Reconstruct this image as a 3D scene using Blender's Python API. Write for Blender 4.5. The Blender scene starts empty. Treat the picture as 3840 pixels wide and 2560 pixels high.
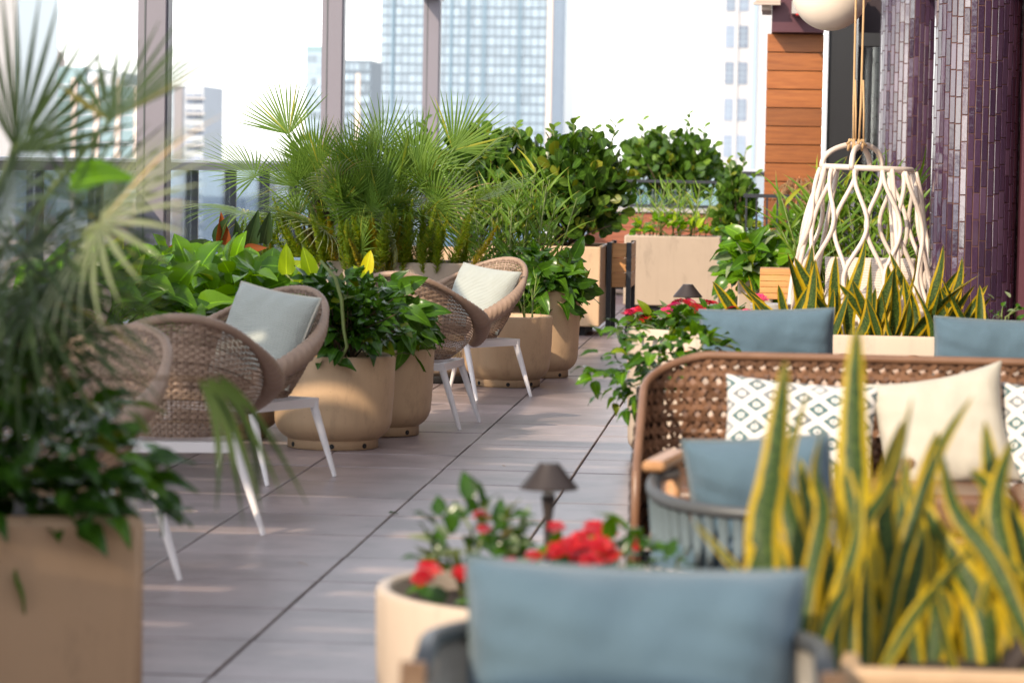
import bpy, math, random
import numpy as np
from mathutils import Matrix, Vector

rnd = random.Random(11)
SC = bpy.context.scene
PI = math.pi
R = math.radians

# ------------------------------------------------------------------ camera, sky, sun, exposure
cam_d = bpy.data.cameras.new('camera')
cam = bpy.data.objects.new('camera', cam_d)
SC.collection.objects.link(cam)
YAW, PITCH, ROLL = R(4.9736), R(3.3363), 0.018
_f = Vector((-math.sin(YAW) * math.cos(PITCH), math.cos(YAW) * math.cos(PITCH), -math.sin(PITCH)))
_r = Vector((math.cos(YAW), math.sin(YAW), 0))
_u = _r.cross(_f)
_rr = _r * math.cos(ROLL) + _u * math.sin(ROLL)
_uu = _u * math.cos(ROLL) - _r * math.sin(ROLL)
cam.matrix_world = Matrix(((_rr.x, _uu.x, -_f.x, 0), (_rr.y, _uu.y, -_f.y, 0), (_rr.z, _uu.z, -_f.z, 1.354), (0, 0, 0, 1)))
cam_d.sensor_width = 36
cam_d.sensor_fit = 'HORIZONTAL'
cam_d.lens = 36 * 11337 / 3840
cam_d.clip_start = 0.1
cam_d.clip_end = 9000
cam_d.dof.use_dof = True
cam_d.dof.focus_distance = 17.6
cam_d.dof.aperture_fstop = 4.0
SC.camera = cam

SUN_L = Vector((0.40, 0.74, -0.52)).normalized()      # the way the light travels
world = bpy.data.worlds.new('World')
SC.world = world
world.use_nodes = True
wn = world.node_tree.nodes
wn.clear()
w_out = wn.new('ShaderNodeOutputWorld')
w_bg = wn.new('ShaderNodeBackground')
w_sky = wn.new('ShaderNodeTexSky')
w_sky.sky_type = 'NISHITA'
w_sky.sun_disc = False
w_sky.sun_elevation = math.asin(-SUN_L.z)
w_sky.sun_rotation = math.atan2(-SUN_L.x, -SUN_L.y)
w_sky.air_density = 1.0
w_sky.dust_density = 0.6
w_sky.ozone_density = 1.5
w_bg.inputs['Strength'].default_value = 0.15
w_hsv = wn.new('ShaderNodeHueSaturation')          # hazy, nearly colourless sky
w_hsv.inputs['Saturation'].default_value = 0.25
world.node_tree.links.new(w_sky.outputs[0], w_hsv.inputs['Color'])
world.node_tree.links.new(w_hsv.outputs[0], w_bg.inputs[0])
world.node_tree.links.new(w_bg.outputs[0], w_out.inputs[0])

sun_d = bpy.data.lights.new('sun', 'SUN')
sun_d.energy = 2.1
sun_d.angle = R(0.5)
sun_d.color = (1.0, 0.83, 0.62)
sun = bpy.data.objects.new('sun', sun_d)
SC.collection.objects.link(sun)
sun.rotation_euler = (-SUN_L).to_track_quat('Z', 'Y').to_euler()
sun.location = (-8, -14, 12)

SC.view_settings.view_transform = 'Standard'
SC.view_settings.look = 'None'
SC.view_settings.gamma = 1
SC.view_settings.use_curve_mapping = False
SC.view_settings.exposure = 1.3
SC.render.engine = 'CYCLES'
SC.cycles.use_denoising = True
SC.cycles.max_bounces = 8
SC.cycles.transparent_max_bounces = 24
SC.cycles.sample_clamp_indirect = 8

# ------------------------------------------------------------------ helpers
LINK = SC.collection.objects.link


def tag(o, label=None, cat=None, group=None, kind=None):
    if label: o['label'] = label
    if cat: o['category'] = cat
    if group: o['group'] = group
    if kind: o['kind'] = kind
    return o


def empty(name, loc=(0, 0, 0), rz=0, label=None, cat=None, group=None):
    o = bpy.data.objects.new(name, None)
    o.empty_display_size = 0.1
    LINK(o)
    o.location = loc
    o.rotation_euler = (0, 0, rz)
    return tag(o, label, cat, group)


def put(name, mesh, parent=None, M=None, loc=None, rot=None, scale=None):
    o = bpy.data.objects.new(name, mesh)
    LINK(o)
    if parent: o.parent = parent
    if M is not None: o.matrix_basis = M
    if loc is not None: o.location = loc
    if rot is not None: o.rotation_euler = rot
    if scale is not None: o.scale = (scale,) * 3 if isinstance(scale, (int, float)) else scale
    return o


def np_mesh(name, V, Q, mat=None, smooth=True, uv=None):
    """V (n,3); Q (m,k) faces all with k corners; uv (m*k,2)"""
    V = np.asarray(V, np.float32)
    Q = np.asarray(Q, np.int32)
    me = bpy.data.meshes.new(name)
    me.vertices.add(len(V))
    me.vertices.foreach_set('co', V.ravel())
    k = Q.shape[1]
    me.loops.add(Q.size)
    me.loops.foreach_set('vertex_index', Q.ravel())
    me.polygons.add(len(Q))
    me.polygons.foreach_set('loop_start', np.arange(0, Q.size, k, dtype=np.int32))
    me.polygons.foreach_set('use_smooth', np.full(len(Q), smooth))
    if uv is not None:
        ul = me.uv_layers.new(name='UVMap')
        ul.data.foreach_set('uv', np.asarray(uv, np.float32).ravel())
    me.update(calc_edges=True)
    me.validate()
    if mat: me.materials.append(mat)
    return me


class MB:
    def __init__(s):
        s.v, s.f = [], []

    def box(s, x0, x1, y0, y1, z0, z1, M=None):
        b = len(s.v)
        for p in ((x0, y0, z0), (x1, y0, z0), (x1, y1, z0), (x0, y1, z0), (x0, y0, z1), (x1, y0, z1), (x1, y1, z1), (x0, y1, z1)):
            s.v.append(tuple(M @ Vector(p)) if M else p)
        for q in ((3, 2, 1, 0), (4, 5, 6, 7), (0, 1, 5, 4), (1, 2, 6, 5), (2, 3, 7, 6), (3, 0, 4, 7)):
            s.f.append(tuple(b + i for i in q))
        return s

    def tube(s, pts, rad, n=8, closed=False, cap=True):
        pts = [Vector(p) for p in pts]
        m = len(pts)
        if not hasattr(rad, '__len__'): rad = [rad] * m
        b = len(s.v)
        up = None
        for i, p in enumerate(pts):
            if closed: t = pts[(i + 1) % m] - pts[i - 1]
            else: t = pts[min(i + 1, m - 1)] - pts[max(i - 1, 0)]
            t.normalize()
            if up is None:
                a = Vector((0, 0, 1)) if abs(t.z) < .9 else Vector((1, 0, 0))
                up = a - t * a.dot(t)
            else:
                up = up - t * up.dot(t)
            up.normalize()
            w = t.cross(up)
            for k in range(n):
                an = 2 * PI * k / n
                s.v.append(tuple(p + (up * math.cos(an) + w * math.sin(an)) * rad[i]))
        for i in range(m if closed else m - 1):
            j = (i + 1) % m
            for k in range(n):
                k2 = (k + 1) % n
                s.f.append((b + i * n + k, b + i * n + k2, b + j * n + k2, b + j * n + k))
        if cap and not closed:
            s.f.append(tuple(b + k for k in range(n))[::-1])
            s.f.append(tuple(b + (m - 1) * n + k for k in range(n)))
        return s

    def lathe(s, prof, n=40, sx=1, sy=1, cx=0, cy=0, stretch=0):
        """profile [(r,z)] turned about z; stretch pulls the two halves apart along x (a stadium)"""
        b = len(s.v)
        for r, z in prof:
            for k in range(n):
                a = 2 * PI * (k + .5) / n
                ox = stretch if math.cos(a) > 0 else -stretch
                s.v.append((cx + math.cos(a) * r * sx + ox, cy + math.sin(a) * r * sy, z))
        m = len(prof)
        for i in range(m - 1):
            for k in range(n):
                k2 = (k + 1) % n
                s.f.append((b + i * n + k, b + i * n + k2, b + (i + 1) * n + k2, b + (i + 1) * n + k))
        return s

    def cap(s, n, top=True):
        L = len(s.v)
        f = tuple(range(L - n, L))
        s.f.append(f if top else f[::-1])
        return s

    def mesh(s, name, mat=None, smooth=False, bevel=0, autosmooth=None):
        me = bpy.data.meshes.new(name)
        me.from_pydata(s.v, [], s.f)
        if bevel:
            import bmesh
            bm = bmesh.new()
            bm.from_mesh(me)
            bmesh.ops.bevel(bm, geom=[e for e in bm.edges], offset=bevel, segments=3 if bevel > .009 else 1, affect='EDGES', profile=.5)
            for f in bm.faces:      # the big flats stay flat, only the rounded edges are smooth
                f.smooth = bevel > .009 and f.calc_area() < 1.1 * bevel * max(e.calc_length() for e in f.edges)
            bm.to_mesh(me)
            bm.free()
        else: me.polygons.foreach_set('use_smooth', [smooth] * len(me.polygons))
        if bevel: pass
        elif autosmooth: me.set_sharp_from_angle(angle=R(autosmooth))
        if mat: me.materials.append(mat)
        me.update()
        return me

    def build(s, name, mat, parent=None, **kw):
        pk = {k: kw.pop(k) for k in ('loc', 'rot', 'scale', 'M') if k in kw}
        return put(name, s.mesh(name, mat, **kw), parent, **pk)


def merge_copies(name, base_me, Ms, mat):
    """many copies of one all-quad mesh joined into one mesh"""
    nv = len(base_me.vertices)
    co = np.empty(nv * 3, np.float32)
    base_me.vertices.foreach_get('co', co)
    co = np.c_[co.reshape(-1, 3), np.ones(nv, np.float32)]
    li = np.empty(len(base_me.loops), np.int32)
    base_me.loops.foreach_get('vertex_index', li)
    k = len(base_me.polygons[0].vertices)
    q = li.reshape(-1, k)
    A = np.array([np.array(M)[:3] for M in Ms], np.float32)
    V = np.einsum('nij,vj->nvi', A, co).reshape(-1, 3)
    Q = (q[None] + (np.arange(len(Ms)) * nv)[:, None, None]).reshape(-1, k)
    uv = None
    if base_me.uv_layers:
        u = np.empty(len(base_me.loops) * 2, np.float32)
        base_me.uv_layers[0].data.foreach_get('uv', u)
        uv = np.tile(u.reshape(-1, 2), (len(Ms), 1))
    return np_mesh(name, V, Q, mat, base_me.polygons[0].use_smooth, uv)


def frame_M(pos, d, up, s=1.0, roll=0.0):
    """matrix with local +Y along d and local +Z near up"""
    y = Vector(d).normalized()
    z = Vector(up) - y * Vector(up).dot(y)
    if z.length < 1e-4: z = Vector((1, 0, 0)) - y * y.x
    z.normalize()
    x = y.cross(z)
    if roll:
        c, sn = math.cos(roll), math.sin(roll)
        x, z = x * c + z * sn, z * c - x * sn
    return Matrix(((x.x * s, y.x * s, z.x * s, pos[0]), (x.y * s, y.y * s, z.y * s, pos[1]), (x.z * s, y.z * s, z.z * s, pos[2]), (0, 0, 0, 1)))


# ------------------------------------------------------------------ materials
def new_mat(name):
    m = bpy.data.materials.new(name)
    m.use_nodes = True
    nt = m.node_tree
    b = nt.nodes['Principled BSDF']
    return m, nt, b


def N(nt, t, **kw):
    n = nt.nodes.new(t)
    for k, v in kw.items():
        if k in n.inputs: n.inputs[k].default_value = v
        else: setattr(n, k, v)
    return n


def math_n(nt, op, a, b=None, c=None):
    n = nt.nodes.new('ShaderNodeMath')
    n.operation = op
    for i, x in enumerate((a, b, c)):
        if x is None: continue
        if isinstance(x, (int, float)): n.inputs[i].default_value = x
        else: nt.links.new(x, n.inputs[i])
    return n.outputs[0]


def mixc(nt, fac, a, b, blend='MIX'):
    n = nt.nodes.new('ShaderNodeMix')
    n.data_type = 'RGBA'
    n.blend_type = blend
    for sock, x in ((n.inputs['Factor'], fac), (n.inputs['A'], a), (n.inputs['B'], b)):
        pass
    ins = {'f': n.inputs[0], 'a': n.inputs[6], 'b': n.inputs[7]}
    for k, x in (('f', fac), ('a', a), ('b', b)):
        if isinstance(x, (int, float)): ins[k].default_value = x
        elif isinstance(x, (tuple, list)): ins[k].default_value = (*x[:3], 1)
        else: nt.links.new(x, ins[k])
    return n.outputs[2]


def coord(nt, kind='Object'):
    return nt.nodes.new('ShaderNodeTexCoord').outputs[kind]


def mapped(nt, scale=(1, 1, 1), rot=(0, 0, 0), kind='Object'):
    mp = nt.nodes.new('ShaderNodeMapping')
    mp.inputs['Scale'].default_value = scale
    mp.inputs['Rotation'].default_value = rot
    nt.links.new(coord(nt, kind), mp.inputs[0])
    return mp.outputs[0]


def noise(nt, vec, scale, detail=3, rough=.5):
    n = N(nt, 'ShaderNodeTexNoise')
    n.inputs['Scale'].default_value = scale
    n.inputs['Detail'].default_value = detail
    n.inputs['Roughness'].default_value = rough
    if vec is not None: nt.links.new(vec, n.inputs['Vector'])
    return n.outputs['Fac']


def ramp(nt, fac, stops):
    n = nt.nodes.new('ShaderNodeValToRGB')
    while len(n.color_ramp.elements) < len(stops): n.color_ramp.elements.new(.5)
    for e, (p, c) in zip(n.color_ramp.elements, stops):
        e.position = p
        e.color = (*c[:3], 1) if hasattr(c, '__len__') else (c, c, c, 1)
    nt.links.new(fac, n.inputs[0])
    return n.outputs[0]


def bump(nt, b, h, strength=.3, dist=.01):
    n = nt.nodes.new('ShaderNodeBump')
    n.inputs['Strength'].default_value = strength
    n.inputs['Distance'].default_value = dist
    nt.links.new(h, n.inputs['Height'])
    nt.links.new(n.outputs[0], b.inputs['Normal'])


def basic(name, col, rough=.6, var=.15, scale=6, metal=0, bumpk=0, bscale=60, spec=.5, objvar=0, stretch=(1, 1, 1)):
    m, nt, b = new_mat(name)
    v = mapped(nt, stretch)
    c = mixc(nt, noise(nt, v, scale, 5, .6), [x * (1 - var) for x in col], [min(1, x * (1 + var)) for x in col])
    if objvar:
        oi = nt.nodes.new('ShaderNodeObjectInfo')
        hs = nt.nodes.new('ShaderNodeHueSaturation')
        nt.links.new(math_n(nt, 'MULTIPLY_ADD', oi.outputs['Random'], 2 * objvar, 1 - objvar), hs.inputs['Value'])
        nt.links.new(c, hs.inputs['Color'])
        c = hs.outputs[0]
    nt.links.new(c, b.inputs['Base Color'])
    b.inputs['Roughness'].default_value = rough
    b.inputs['Metallic'].default_value = metal
    b.inputs['Specular IOR Level'].default_value = spec
    if bumpk: bump(nt, b, noise(nt, v, bscale, 4, .6), bumpk, .005)
    return m


def leaf_mat(name, c1, c2, trans=.35, rough=.35, tcol=None, tip=None, vein=False):
    """leaf: varied from leaf to leaf, lets some light through"""
    m, nt, b = new_mat(name)
    oi = nt.nodes.new('ShaderNodeObjectInfo')
    geo = nt.nodes.new('ShaderNodeNewGeometry')
    r = math_n(nt, 'FRACT', math_n(nt, 'ADD', oi.outputs['Random'], geo.outputs['Random Per Island']))
    f = math_n(nt, 'MULTIPLY_ADD', noise(nt, mapped(nt, (1, 1, 1)), 18, 3), .5, math_n(nt, 'MULTIPLY', r, .6))
    c = mixc(nt, f, c1, c2)
    old = math_n(nt, 'GREATER_THAN', math_n(nt, 'FRACT', math_n(nt, 'MULTIPLY', r, 7.31)), .94)
    c = mixc(nt, math_n(nt, 'MULTIPLY', old, .75), c, (c2[0] * 1.9 + .05, c2[1] * 1.25 + .02, c2[2]))
    if tip or vein:
        sep = nt.nodes.new('ShaderNodeSeparateXYZ')
        nt.links.new(coord(nt, 'UV'), sep.inputs[0])
        if vein:
            e = math_n(nt, 'ABSOLUTE', math_n(nt, 'SUBTRACT', sep.outputs[0], .5))
            c = mixc(nt, math_n(nt, 'MULTIPLY', math_n(nt, 'LESS_THAN', e, .035), .5), c, [min(1, x * 2.2) for x in c2])
        if tip:
            c = mixc(nt, ramp(nt, sep.outputs[1], [(.86, 0.0), (.99, 1.0)]), c, tip)
    nt.links.new(c, b.inputs['Base Color'])
    b.inputs['Roughness'].default_value = rough
    b.inputs['Specular IOR Level'].default_value = .32
    tr = nt.nodes.new('ShaderNodeBsdfTranslucent')
    hs = nt.nodes.new('ShaderNodeHueSaturation')
    hs.inputs['Hue'].default_value = .485
    hs.inputs['Saturation'].default_value = 1.1
    hs.inputs['Value'].default_value = 1.7
    nt.links.new(c, hs.inputs['Color'])
    nt.links.new(hs.outputs[0], tr.inputs[0])
    mx = nt.nodes.new('ShaderNodeMixShader')
    mx.inputs[0].default_value = trans
    nt.links.new(b.outputs[0], mx.inputs[1])
    nt.links.new(tr.outputs[0], mx.inputs[2])
    nt.links.new(mx.outputs[0], nt.nodes['Material Output'].inputs[0])
    return m


def glass_mat(name, tint=(.9, .95, .97), refl=.12):
    m, nt, b = new_mat(name)
    nt.nodes.remove(b)
    t = nt.nodes.new('ShaderNodeBsdfTransparent')
    t.inputs[0].default_value = (*tint, 1)
    g = nt.nodes.new('ShaderNodeBsdfGlossy')
    g.inputs['Roughness'].default_value = .03
    lw = nt.nodes.new('ShaderNodeLayerWeight')
    lw.inputs[0].default_value = .25
    mx = nt.nodes.new('ShaderNodeMixShader')
    nt.links.new(math_n(nt, 'MULTIPLY_ADD', lw.outputs['Fresnel'], .6, refl * .3), mx.inputs[0])
    nt.links.new(t.outputs[0], mx.inputs[1])
    nt.links.new(g.outputs[0], mx.inputs[2])
    nt.links.new(mx.outputs[0], nt.nodes['Material Output'].inputs[0])
    return m


def paver_mat():
    m, nt, b = new_mat('paver_porcelain')
    oi = nt.nodes.new('ShaderNodeObjectInfo')
    mp = nt.nodes.new('ShaderNodeMapping')
    mp.inputs['Scale'].default_value = (1.2, 22, 1)
    nt.links.new(coord(nt, 'Object'), mp.inputs[0])
    cb = nt.nodes.new('ShaderNodeCombineXYZ')
    nt.links.new(math_n(nt, 'MULTIPLY', oi.outputs['Random'], 57), cb.inputs[0])
    nt.links.new(math_n(nt, 'MULTIPLY', oi.outputs['Random'], 91), cb.inputs[1])
    nt.links.new(cb.outputs[0], mp.inputs['Location'])
    g = noise(nt, mp.outputs[0], 2.2, 6, .65)
    c = ramp(nt, g, [(.25, (.205, .155, .152)), (.5, (.305, .24, .24)), (.75, (.39, .318, .318))])
    hs = nt.nodes.new('ShaderNodeHueSaturation')
    nt.links.new(c, hs.inputs['Color'])
    nt.links.new(math_n(nt, 'MULTIPLY_ADD', oi.outputs['Random'], .3, .85), hs.inputs['Value'])
    gp = nt.nodes.new('ShaderNodeNewGeometry')
    st = ramp(nt, noise(nt, gp.outputs['Position'], 2.6, 5, .62), [(.40, .72), (.56, 1.0)])
    wear = mixc(nt, 1.0, hs.outputs[0], st, 'MULTIPLY')
    nt.links.new(wear, b.inputs['Base Color'])
    rr = math_n(nt, 'MULTIPLY_ADD', g, .25, .24)
    nt.links.new(rr, b.inputs['Roughness'])
    b.inputs['Specular IOR Level'].default_value = .5
    bump(nt, b, g, .12, .004)
    return m


def wood_mat(name, c1, c2, axis='x', rough=.45):
    m, nt, b = new_mat(name)
    oi = nt.nodes.new('ShaderNodeObjectInfo')
    sc = {'x': (1.2, 14, 14), 'y': (14, 1.2, 14), 'z': (14, 14, 1.2)}[axis]
    mp = nt.nodes.new('ShaderNodeMapping')
    mp.inputs['Scale'].default_value = sc
    nt.links.new(coord(nt, 'Object'), mp.inputs[0])
    cb = nt.nodes.new('ShaderNodeCombineXYZ')
    for i in range(3): nt.links.new(math_n(nt, 'MULTIPLY', oi.outputs['Random'], 31 + 17 * i), cb.inputs[i])
    nt.links.new(cb.outputs[0], mp.inputs['Location'])
    g = noise(nt, mp.outputs[0], 2.5, 6, .62)
    c = ramp(nt, g, [(.3, c1), (.7, c2)])
    hs = nt.nodes.new('ShaderNodeHueSaturation')
    nt.links.new(c, hs.inputs['Color'])
    nt.links.new(math_n(nt, 'MULTIPLY_ADD', oi.outputs['Random'], .5, .75), hs.inputs['Value'])
    nt.links.new(hs.outputs[0], b.inputs['Base Color'])
    b.inputs['Roughness'].default_value = rough
    bump(nt, b, g, .15, .004)
    return m


def wicker_mat(name, c1, c2, rough=.5):
    m, nt, b = new_mat(name)
    geo = nt.nodes.new('ShaderNodeNewGeometry')
    v = mapped(nt, (1, 1, 1))
    f = math_n(nt, 'MULTIPLY_ADD', noise(nt, v, 9, 4), .6, math_n(nt, 'MULTIPLY', geo.outputs['Random Per Island'], .55))
    c = ramp(nt, f, [(.2, c1), (.8, c2)])
    nt.links.new(c, b.inputs['Base Color'])
    b.inputs['Roughness'].default_value = rough
    bump(nt, b, noise(nt, v, 160, 3), .25, .002)
    return m


def fabric_mat(name, col, weave=500, var=.12, stripe=None):
    m, nt, b = new_mat(name)
    v = mapped(nt, (1, 1, 1))
    c = mixc(nt, noise(nt, v, 5, 4, .6), [x * (1 - var) for x in col], [min(1, x * (1 + var)) for x in col])
    h = noise(nt, v, weave, 2)
    if stripe:
        sep = nt.nodes.new('ShaderNodeSeparateXYZ')
        nt.links.new(coord(nt, 'UV'), sep.inputs[0])
        st = math_n(nt, 'MULTIPLY_ADD', math_n(nt, 'SINE', math_n(nt, 'MULTIPLY', sep.outputs[1], stripe)), .5, .5)
        c = mixc(nt, st, [x * .76 for x in col], c)
        h = st
        bump(nt, b, h, .6, .004)
    else:
        wv = N(nt, 'ShaderNodeTexChecker', Scale=weave * .6)
        nt.links.new(v, wv.inputs[0])
        c = mixc(nt, math_n(nt, 'MULTIPLY', wv.outputs['Fac'], .18), c, [x * .6 for x in col])
        bump(nt, b, math_n(nt, 'ADD', math_n(nt, 'MULTIPLY', h, .06), math_n(nt, 'MULTIPLY', noise(nt, mapped(nt, (1, 1, .5)), 7, 3, .55), .9)), .55, .03)
    nt.links.new(c, b.inputs['Base Color'])
    b.inputs['Roughness'].default_value = .85
    b.inputs['Sheen Weight'].default_value = .25
    b.inputs['Specular IOR Level'].default_value = .25
    return m


def pattern_fabric():
    """white cloth printed with a lattice of teal and charcoal diamonds"""
    m, nt, b = new_mat('lattice_print_fabric')
    mp = nt.nodes.new('ShaderNodeMapping')
    mp.inputs['Rotation'].default_value = (0, 0, R(45))
    mp.inputs['Scale'].default_value = (7.0, 7.0, 1)
    nt.links.new(coord(nt, 'UV'), mp.inputs[0])
    sep = nt.nodes.new('ShaderNodeSeparateXYZ')
    nt.links.new(mp.outputs[0], sep.inputs[0])
    fx = math_n(nt, 'ABSOLUTE', math_n(nt, 'SUBTRACT', math_n(nt, 'FRACT', sep.outputs[0]), .5))
    fy = math_n(nt, 'ABSOLUTE', math_n(nt, 'SUBTRACT', math_n(nt, 'FRACT', sep.outputs[1]), .5))
    mx = math_n(nt, 'MAXIMUM', fx, fy)
    dd = math_n(nt, 'SQRT', math_n(nt, 'ADD', math_n(nt, 'MULTIPLY', fx, fx), math_n(nt, 'MULTIPLY', fy, fy)))
    sq = math_n(nt, 'LESS_THAN', mx, .34)
    dot = math_n(nt, 'LESS_THAN', dd, .17)
    dot2 = math_n(nt, 'LESS_THAN', dd, .07)
    ix = math_n(nt, 'FLOOR', sep.outputs[0])
    iy = math_n(nt, 'FLOOR', sep.outputs[1])
    wn_ = nt.nodes.new('ShaderNodeTexWhiteNoise')
    wn_.noise_dimensions = '2D'
    cb = nt.nodes.new('ShaderNodeCombineXYZ')
    nt.links.new(ix, cb.inputs[0])
    nt.links.new(iy, cb.inputs[1])
    nt.links.new(cb.outputs[0], wn_.inputs['Vector'])
    ink = ramp(nt, wn_.outputs['Value'], [(.3, (.08, .15, .16)), (.5, (.15, .165, .18)), (.8, (.30, .32, .33))])
    sp = noise(nt, mapped(nt, (1, 1, 1), kind='UV'), 60, 2)
    white = (.72, .69, .66)
    c = mixc(nt, math_n(nt, 'MULTIPLY', sq, math_n(nt, 'GREATER_THAN', sp, .36)), white, ink)
    c = mixc(nt, dot, c, white)
    c = mixc(nt, dot2, c, ink)
    nt.links.new(c, b.inputs['Base Color'])
    b.inputs['Roughness'].default_value = .9
    b.inputs['Specular IOR Level'].default_value = .2
    bump(nt, b, noise(nt, mapped(nt), 400, 2), .2, .002)
    return m


def snake_mat():
    m, nt, b = new_mat('snake_plant_blade')
    sep = nt.nodes.new('ShaderNodeSeparateXYZ')
    nt.links.new(coord(nt, 'UV'), sep.inputs[0])
    oi = nt.nodes.new('ShaderNodeObjectInfo')
    e = math_n(nt, 'ABSOLUTE', math_n(nt, 'SUBTRACT', sep.outputs[0], .5))
    cb = nt.nodes.new('ShaderNodeCombineXYZ')
    nt.links.new(math_n(nt, 'MULTIPLY_ADD', sep.outputs[0], 3, math_n(nt, 'MULTIPLY', oi.outputs['Random'], 40)), cb.inputs[0])
    nt.links.new(math_n(nt, 'MULTIPLY', sep.outputs[1], 38), cb.inputs[1])
    z = noise(nt, cb.outputs[0], 1.6, 3, .6)
    green = ramp(nt, z, [(.36, (.012, .034, .010)), (.5, (.045, .085, .018)), (.66, (.11, .16, .03))])
    wob = math_n(nt, 'MULTIPLY_ADD', noise(nt, cb.outputs[0], .6, 1), .12, math_n(nt, 'MULTIPLY', oi.outputs['Random'], .06))
    edge = ramp(nt, math_n(nt, 'ADD', e, wob), [(.39, 0.0), (.415, 1.0)])
    yel = mixc(nt, oi.outputs['Random'], (.42, .265, .003), (.52, .37, .010))
    c = mixc(nt, edge, green, yel)
    nt.links.new(c, b.inputs['Base Color'])
    b.inputs['Roughness'].default_value = .48
    b.inputs['Specular IOR Level'].default_value = .25
    tr = nt.nodes.new('ShaderNodeBsdfTranslucent')
    nt.links.new(c, tr.inputs[0])
    mxs = nt.nodes.new('ShaderNodeMixShader')
    mxs.inputs[0].default_value = .28
    nt.links.new(b.outputs[0], mxs.inputs[1])
    nt.links.new(tr.outputs[0], mxs.inputs[2])
    nt.links.new(mxs.outputs[0], nt.nodes['Material Output'].inputs[0])
    return m


def tile_mat():
    m, nt, b = new_mat('glazed_purple_tile')
    oi = nt.nodes.new('ShaderNodeObjectInfo')
    geo = nt.nodes.new('ShaderNodeNewGeometry')
    r = math_n(nt, 'FRACT', math_n(nt, 'ADD', oi.outputs['Random'], geo.outputs['Random Per Island']))
    c = ramp(nt, r, [(0.0, (.030, .013, .034)), (.4, (.044, .020, .048)), (.8, (.060, .030, .062)), (1.0, (.085, .045, .085))])
    nt.links.new(c, b.inputs['Base Color'])
    b.inputs['Roughness'].default_value = .14
    b.inputs['Specular IOR Level'].default_value = 1.0
    b.inputs['Coat Weight'].default_value = 1.0
    b.inputs['Coat Roughness'].default_value = .05
    cb = nt.nodes.new('ShaderNodeVectorMath')
    cb.operation = 'MULTIPLY_ADD'
    nt.links.new(oi.outputs['Random'], cb.inputs[0])
    cb.inputs[1].default_value = (37, 53, 71)
    nt.links.new(coord(nt, 'Object'), cb.inputs[2])
    bump(nt, b, noise(nt, cb.outputs[0], 26, 2, .5), .16, .008)
    return m


M = {}
def planter_mat(name, col):
    m, nt, b = new_mat(name)
    v = mapped(nt)
    c = mixc(nt, noise(nt, v, 2.5, 5, .65), [x * .9 for x in col], [x * 1.1 for x in col])
    scuff = ramp(nt, noise(nt, mapped(nt, (1, 1, .35)), 7, 7, .72), [(.56, 0.0), (.68, .55)])
    c = mixc(nt, scuff, c, [x * .62 for x in col])
    c = mixc(nt, ramp(nt, noise(nt, mapped(nt, (1, 1, .05)), 16, 4, .6), [(.50, 0.0), (.68, .30)]), c, [x * .72 for x in col])
    speck = ramp(nt, noise(nt, v, 55, 3, .6), [(.68, 0.0), (.74, .45)])
    c = mixc(nt, speck, c, [x * .5 for x in col])
    nt.links.new(c, b.inputs['Base Color'])
    nt.links.new(math_n(nt, 'MULTIPLY_ADD', noise(nt, v, 9, 4), .35, .35), b.inputs['Roughness'])
    bump(nt, b, noise(nt, v, 90, 4), .08, .004)
    return m


M['paver'] = paver_mat()
M['joint'] = basic('deck_joint_brown', (.035, .028, .026), .9)  # dark brown deck base seen between the pavers
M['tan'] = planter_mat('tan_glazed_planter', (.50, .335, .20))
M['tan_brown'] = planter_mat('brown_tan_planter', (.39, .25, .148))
M['cream'] = planter_mat('cream_planter', (.54, .43, .335))
M['beige'] = planter_mat('beige_planter', (.385, .30, .225))
M['plinth'] = basic('black_plinth', (.012, .012, .013), .7)
M['soil'] = basic('potting_soil', (.028, .018, .012), .95, .5, 40, bumpk=.8, bscale=60)
M['wicker'] = wicker_mat('brown_wicker', (.105, .060, .037), (.37, .255, .185))
M['wicker_roll'] = wicker_mat('brown_wicker_rim', (.11, .062, .038), (.33, .222, .158))
M['cane'] = wicker_mat('pale_cane_wrap', (.42, .24, .10), (.60, .40, .20), .45)
M['white'] = basic('white_powder_coat', (.74, .70, .70), .4, .03, 4)
M['rattan_white'] = basic('white_rattan_pole', (.64, .545, .475), .45, .08, 12)
M['sage'] = fabric_mat('pale_sage_corduroy', (.43, .455, .42), stripe=300)
M['blue'] = fabric_mat('blue_grey_canvas', (.090, .148, .196), 420, .16)
M['creamcloth'] = fabric_mat('cream_linen', (.50, .465, .39), 420, .06)
M['knit'] = fabric_mat('cream_knit', (.70, .60, .52), stripe=120)
M['print'] = pattern_fabric()
M['weave'] = wicker_mat('chestnut_weave', (.080, .038, .020), (.25, .13, .074), .36)
M['weave_dark'] = basic('dark_hole_backing', (.030, .013, .008), .7, .3, 30)
M['rope'] = basic('blue_grey_rope', (.13, .17, .19), .9, .25, 60, bumpk=.5, bscale=250)
M['rope_grey'] = basic('pale_grey_rope', (.34, .31, .27), .9, .25, 60, bumpk=.5, bscale=250)
M['ropebrown'] = basic('tan_hemp_rope', (.50, .32, .16), .85, .25, 60, bumpk=.5, bscale=250)
M['frame'] = basic('charcoal_tube', (.07, .075, .08), .45, .1)
M['teak'] = wood_mat('golden_teak', (.36, .17, .07), (.56, .30, .14), 'y')
M['clad'] = wood_mat('orange_cedar_cladding', (.20, .058, .012), (.33, .11, .026), 'x', .4)
M['redwood'] = wood_mat('red_brown_counter_wood', (.20, .06, .03), (.33, .11, .055), 'x', .4)
M['bench'] = wood_mat('honey_wood', (.42, .19, .06), (.60, .30, .11), 'x', .45)
M['lavender'] = basic('lavender_grey_post', (.165, .150, .176), .45, .04, 3)
M['railmetal'] = basic('dark_rail_metal', (.022, .025, .032), .4, .1)
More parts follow.
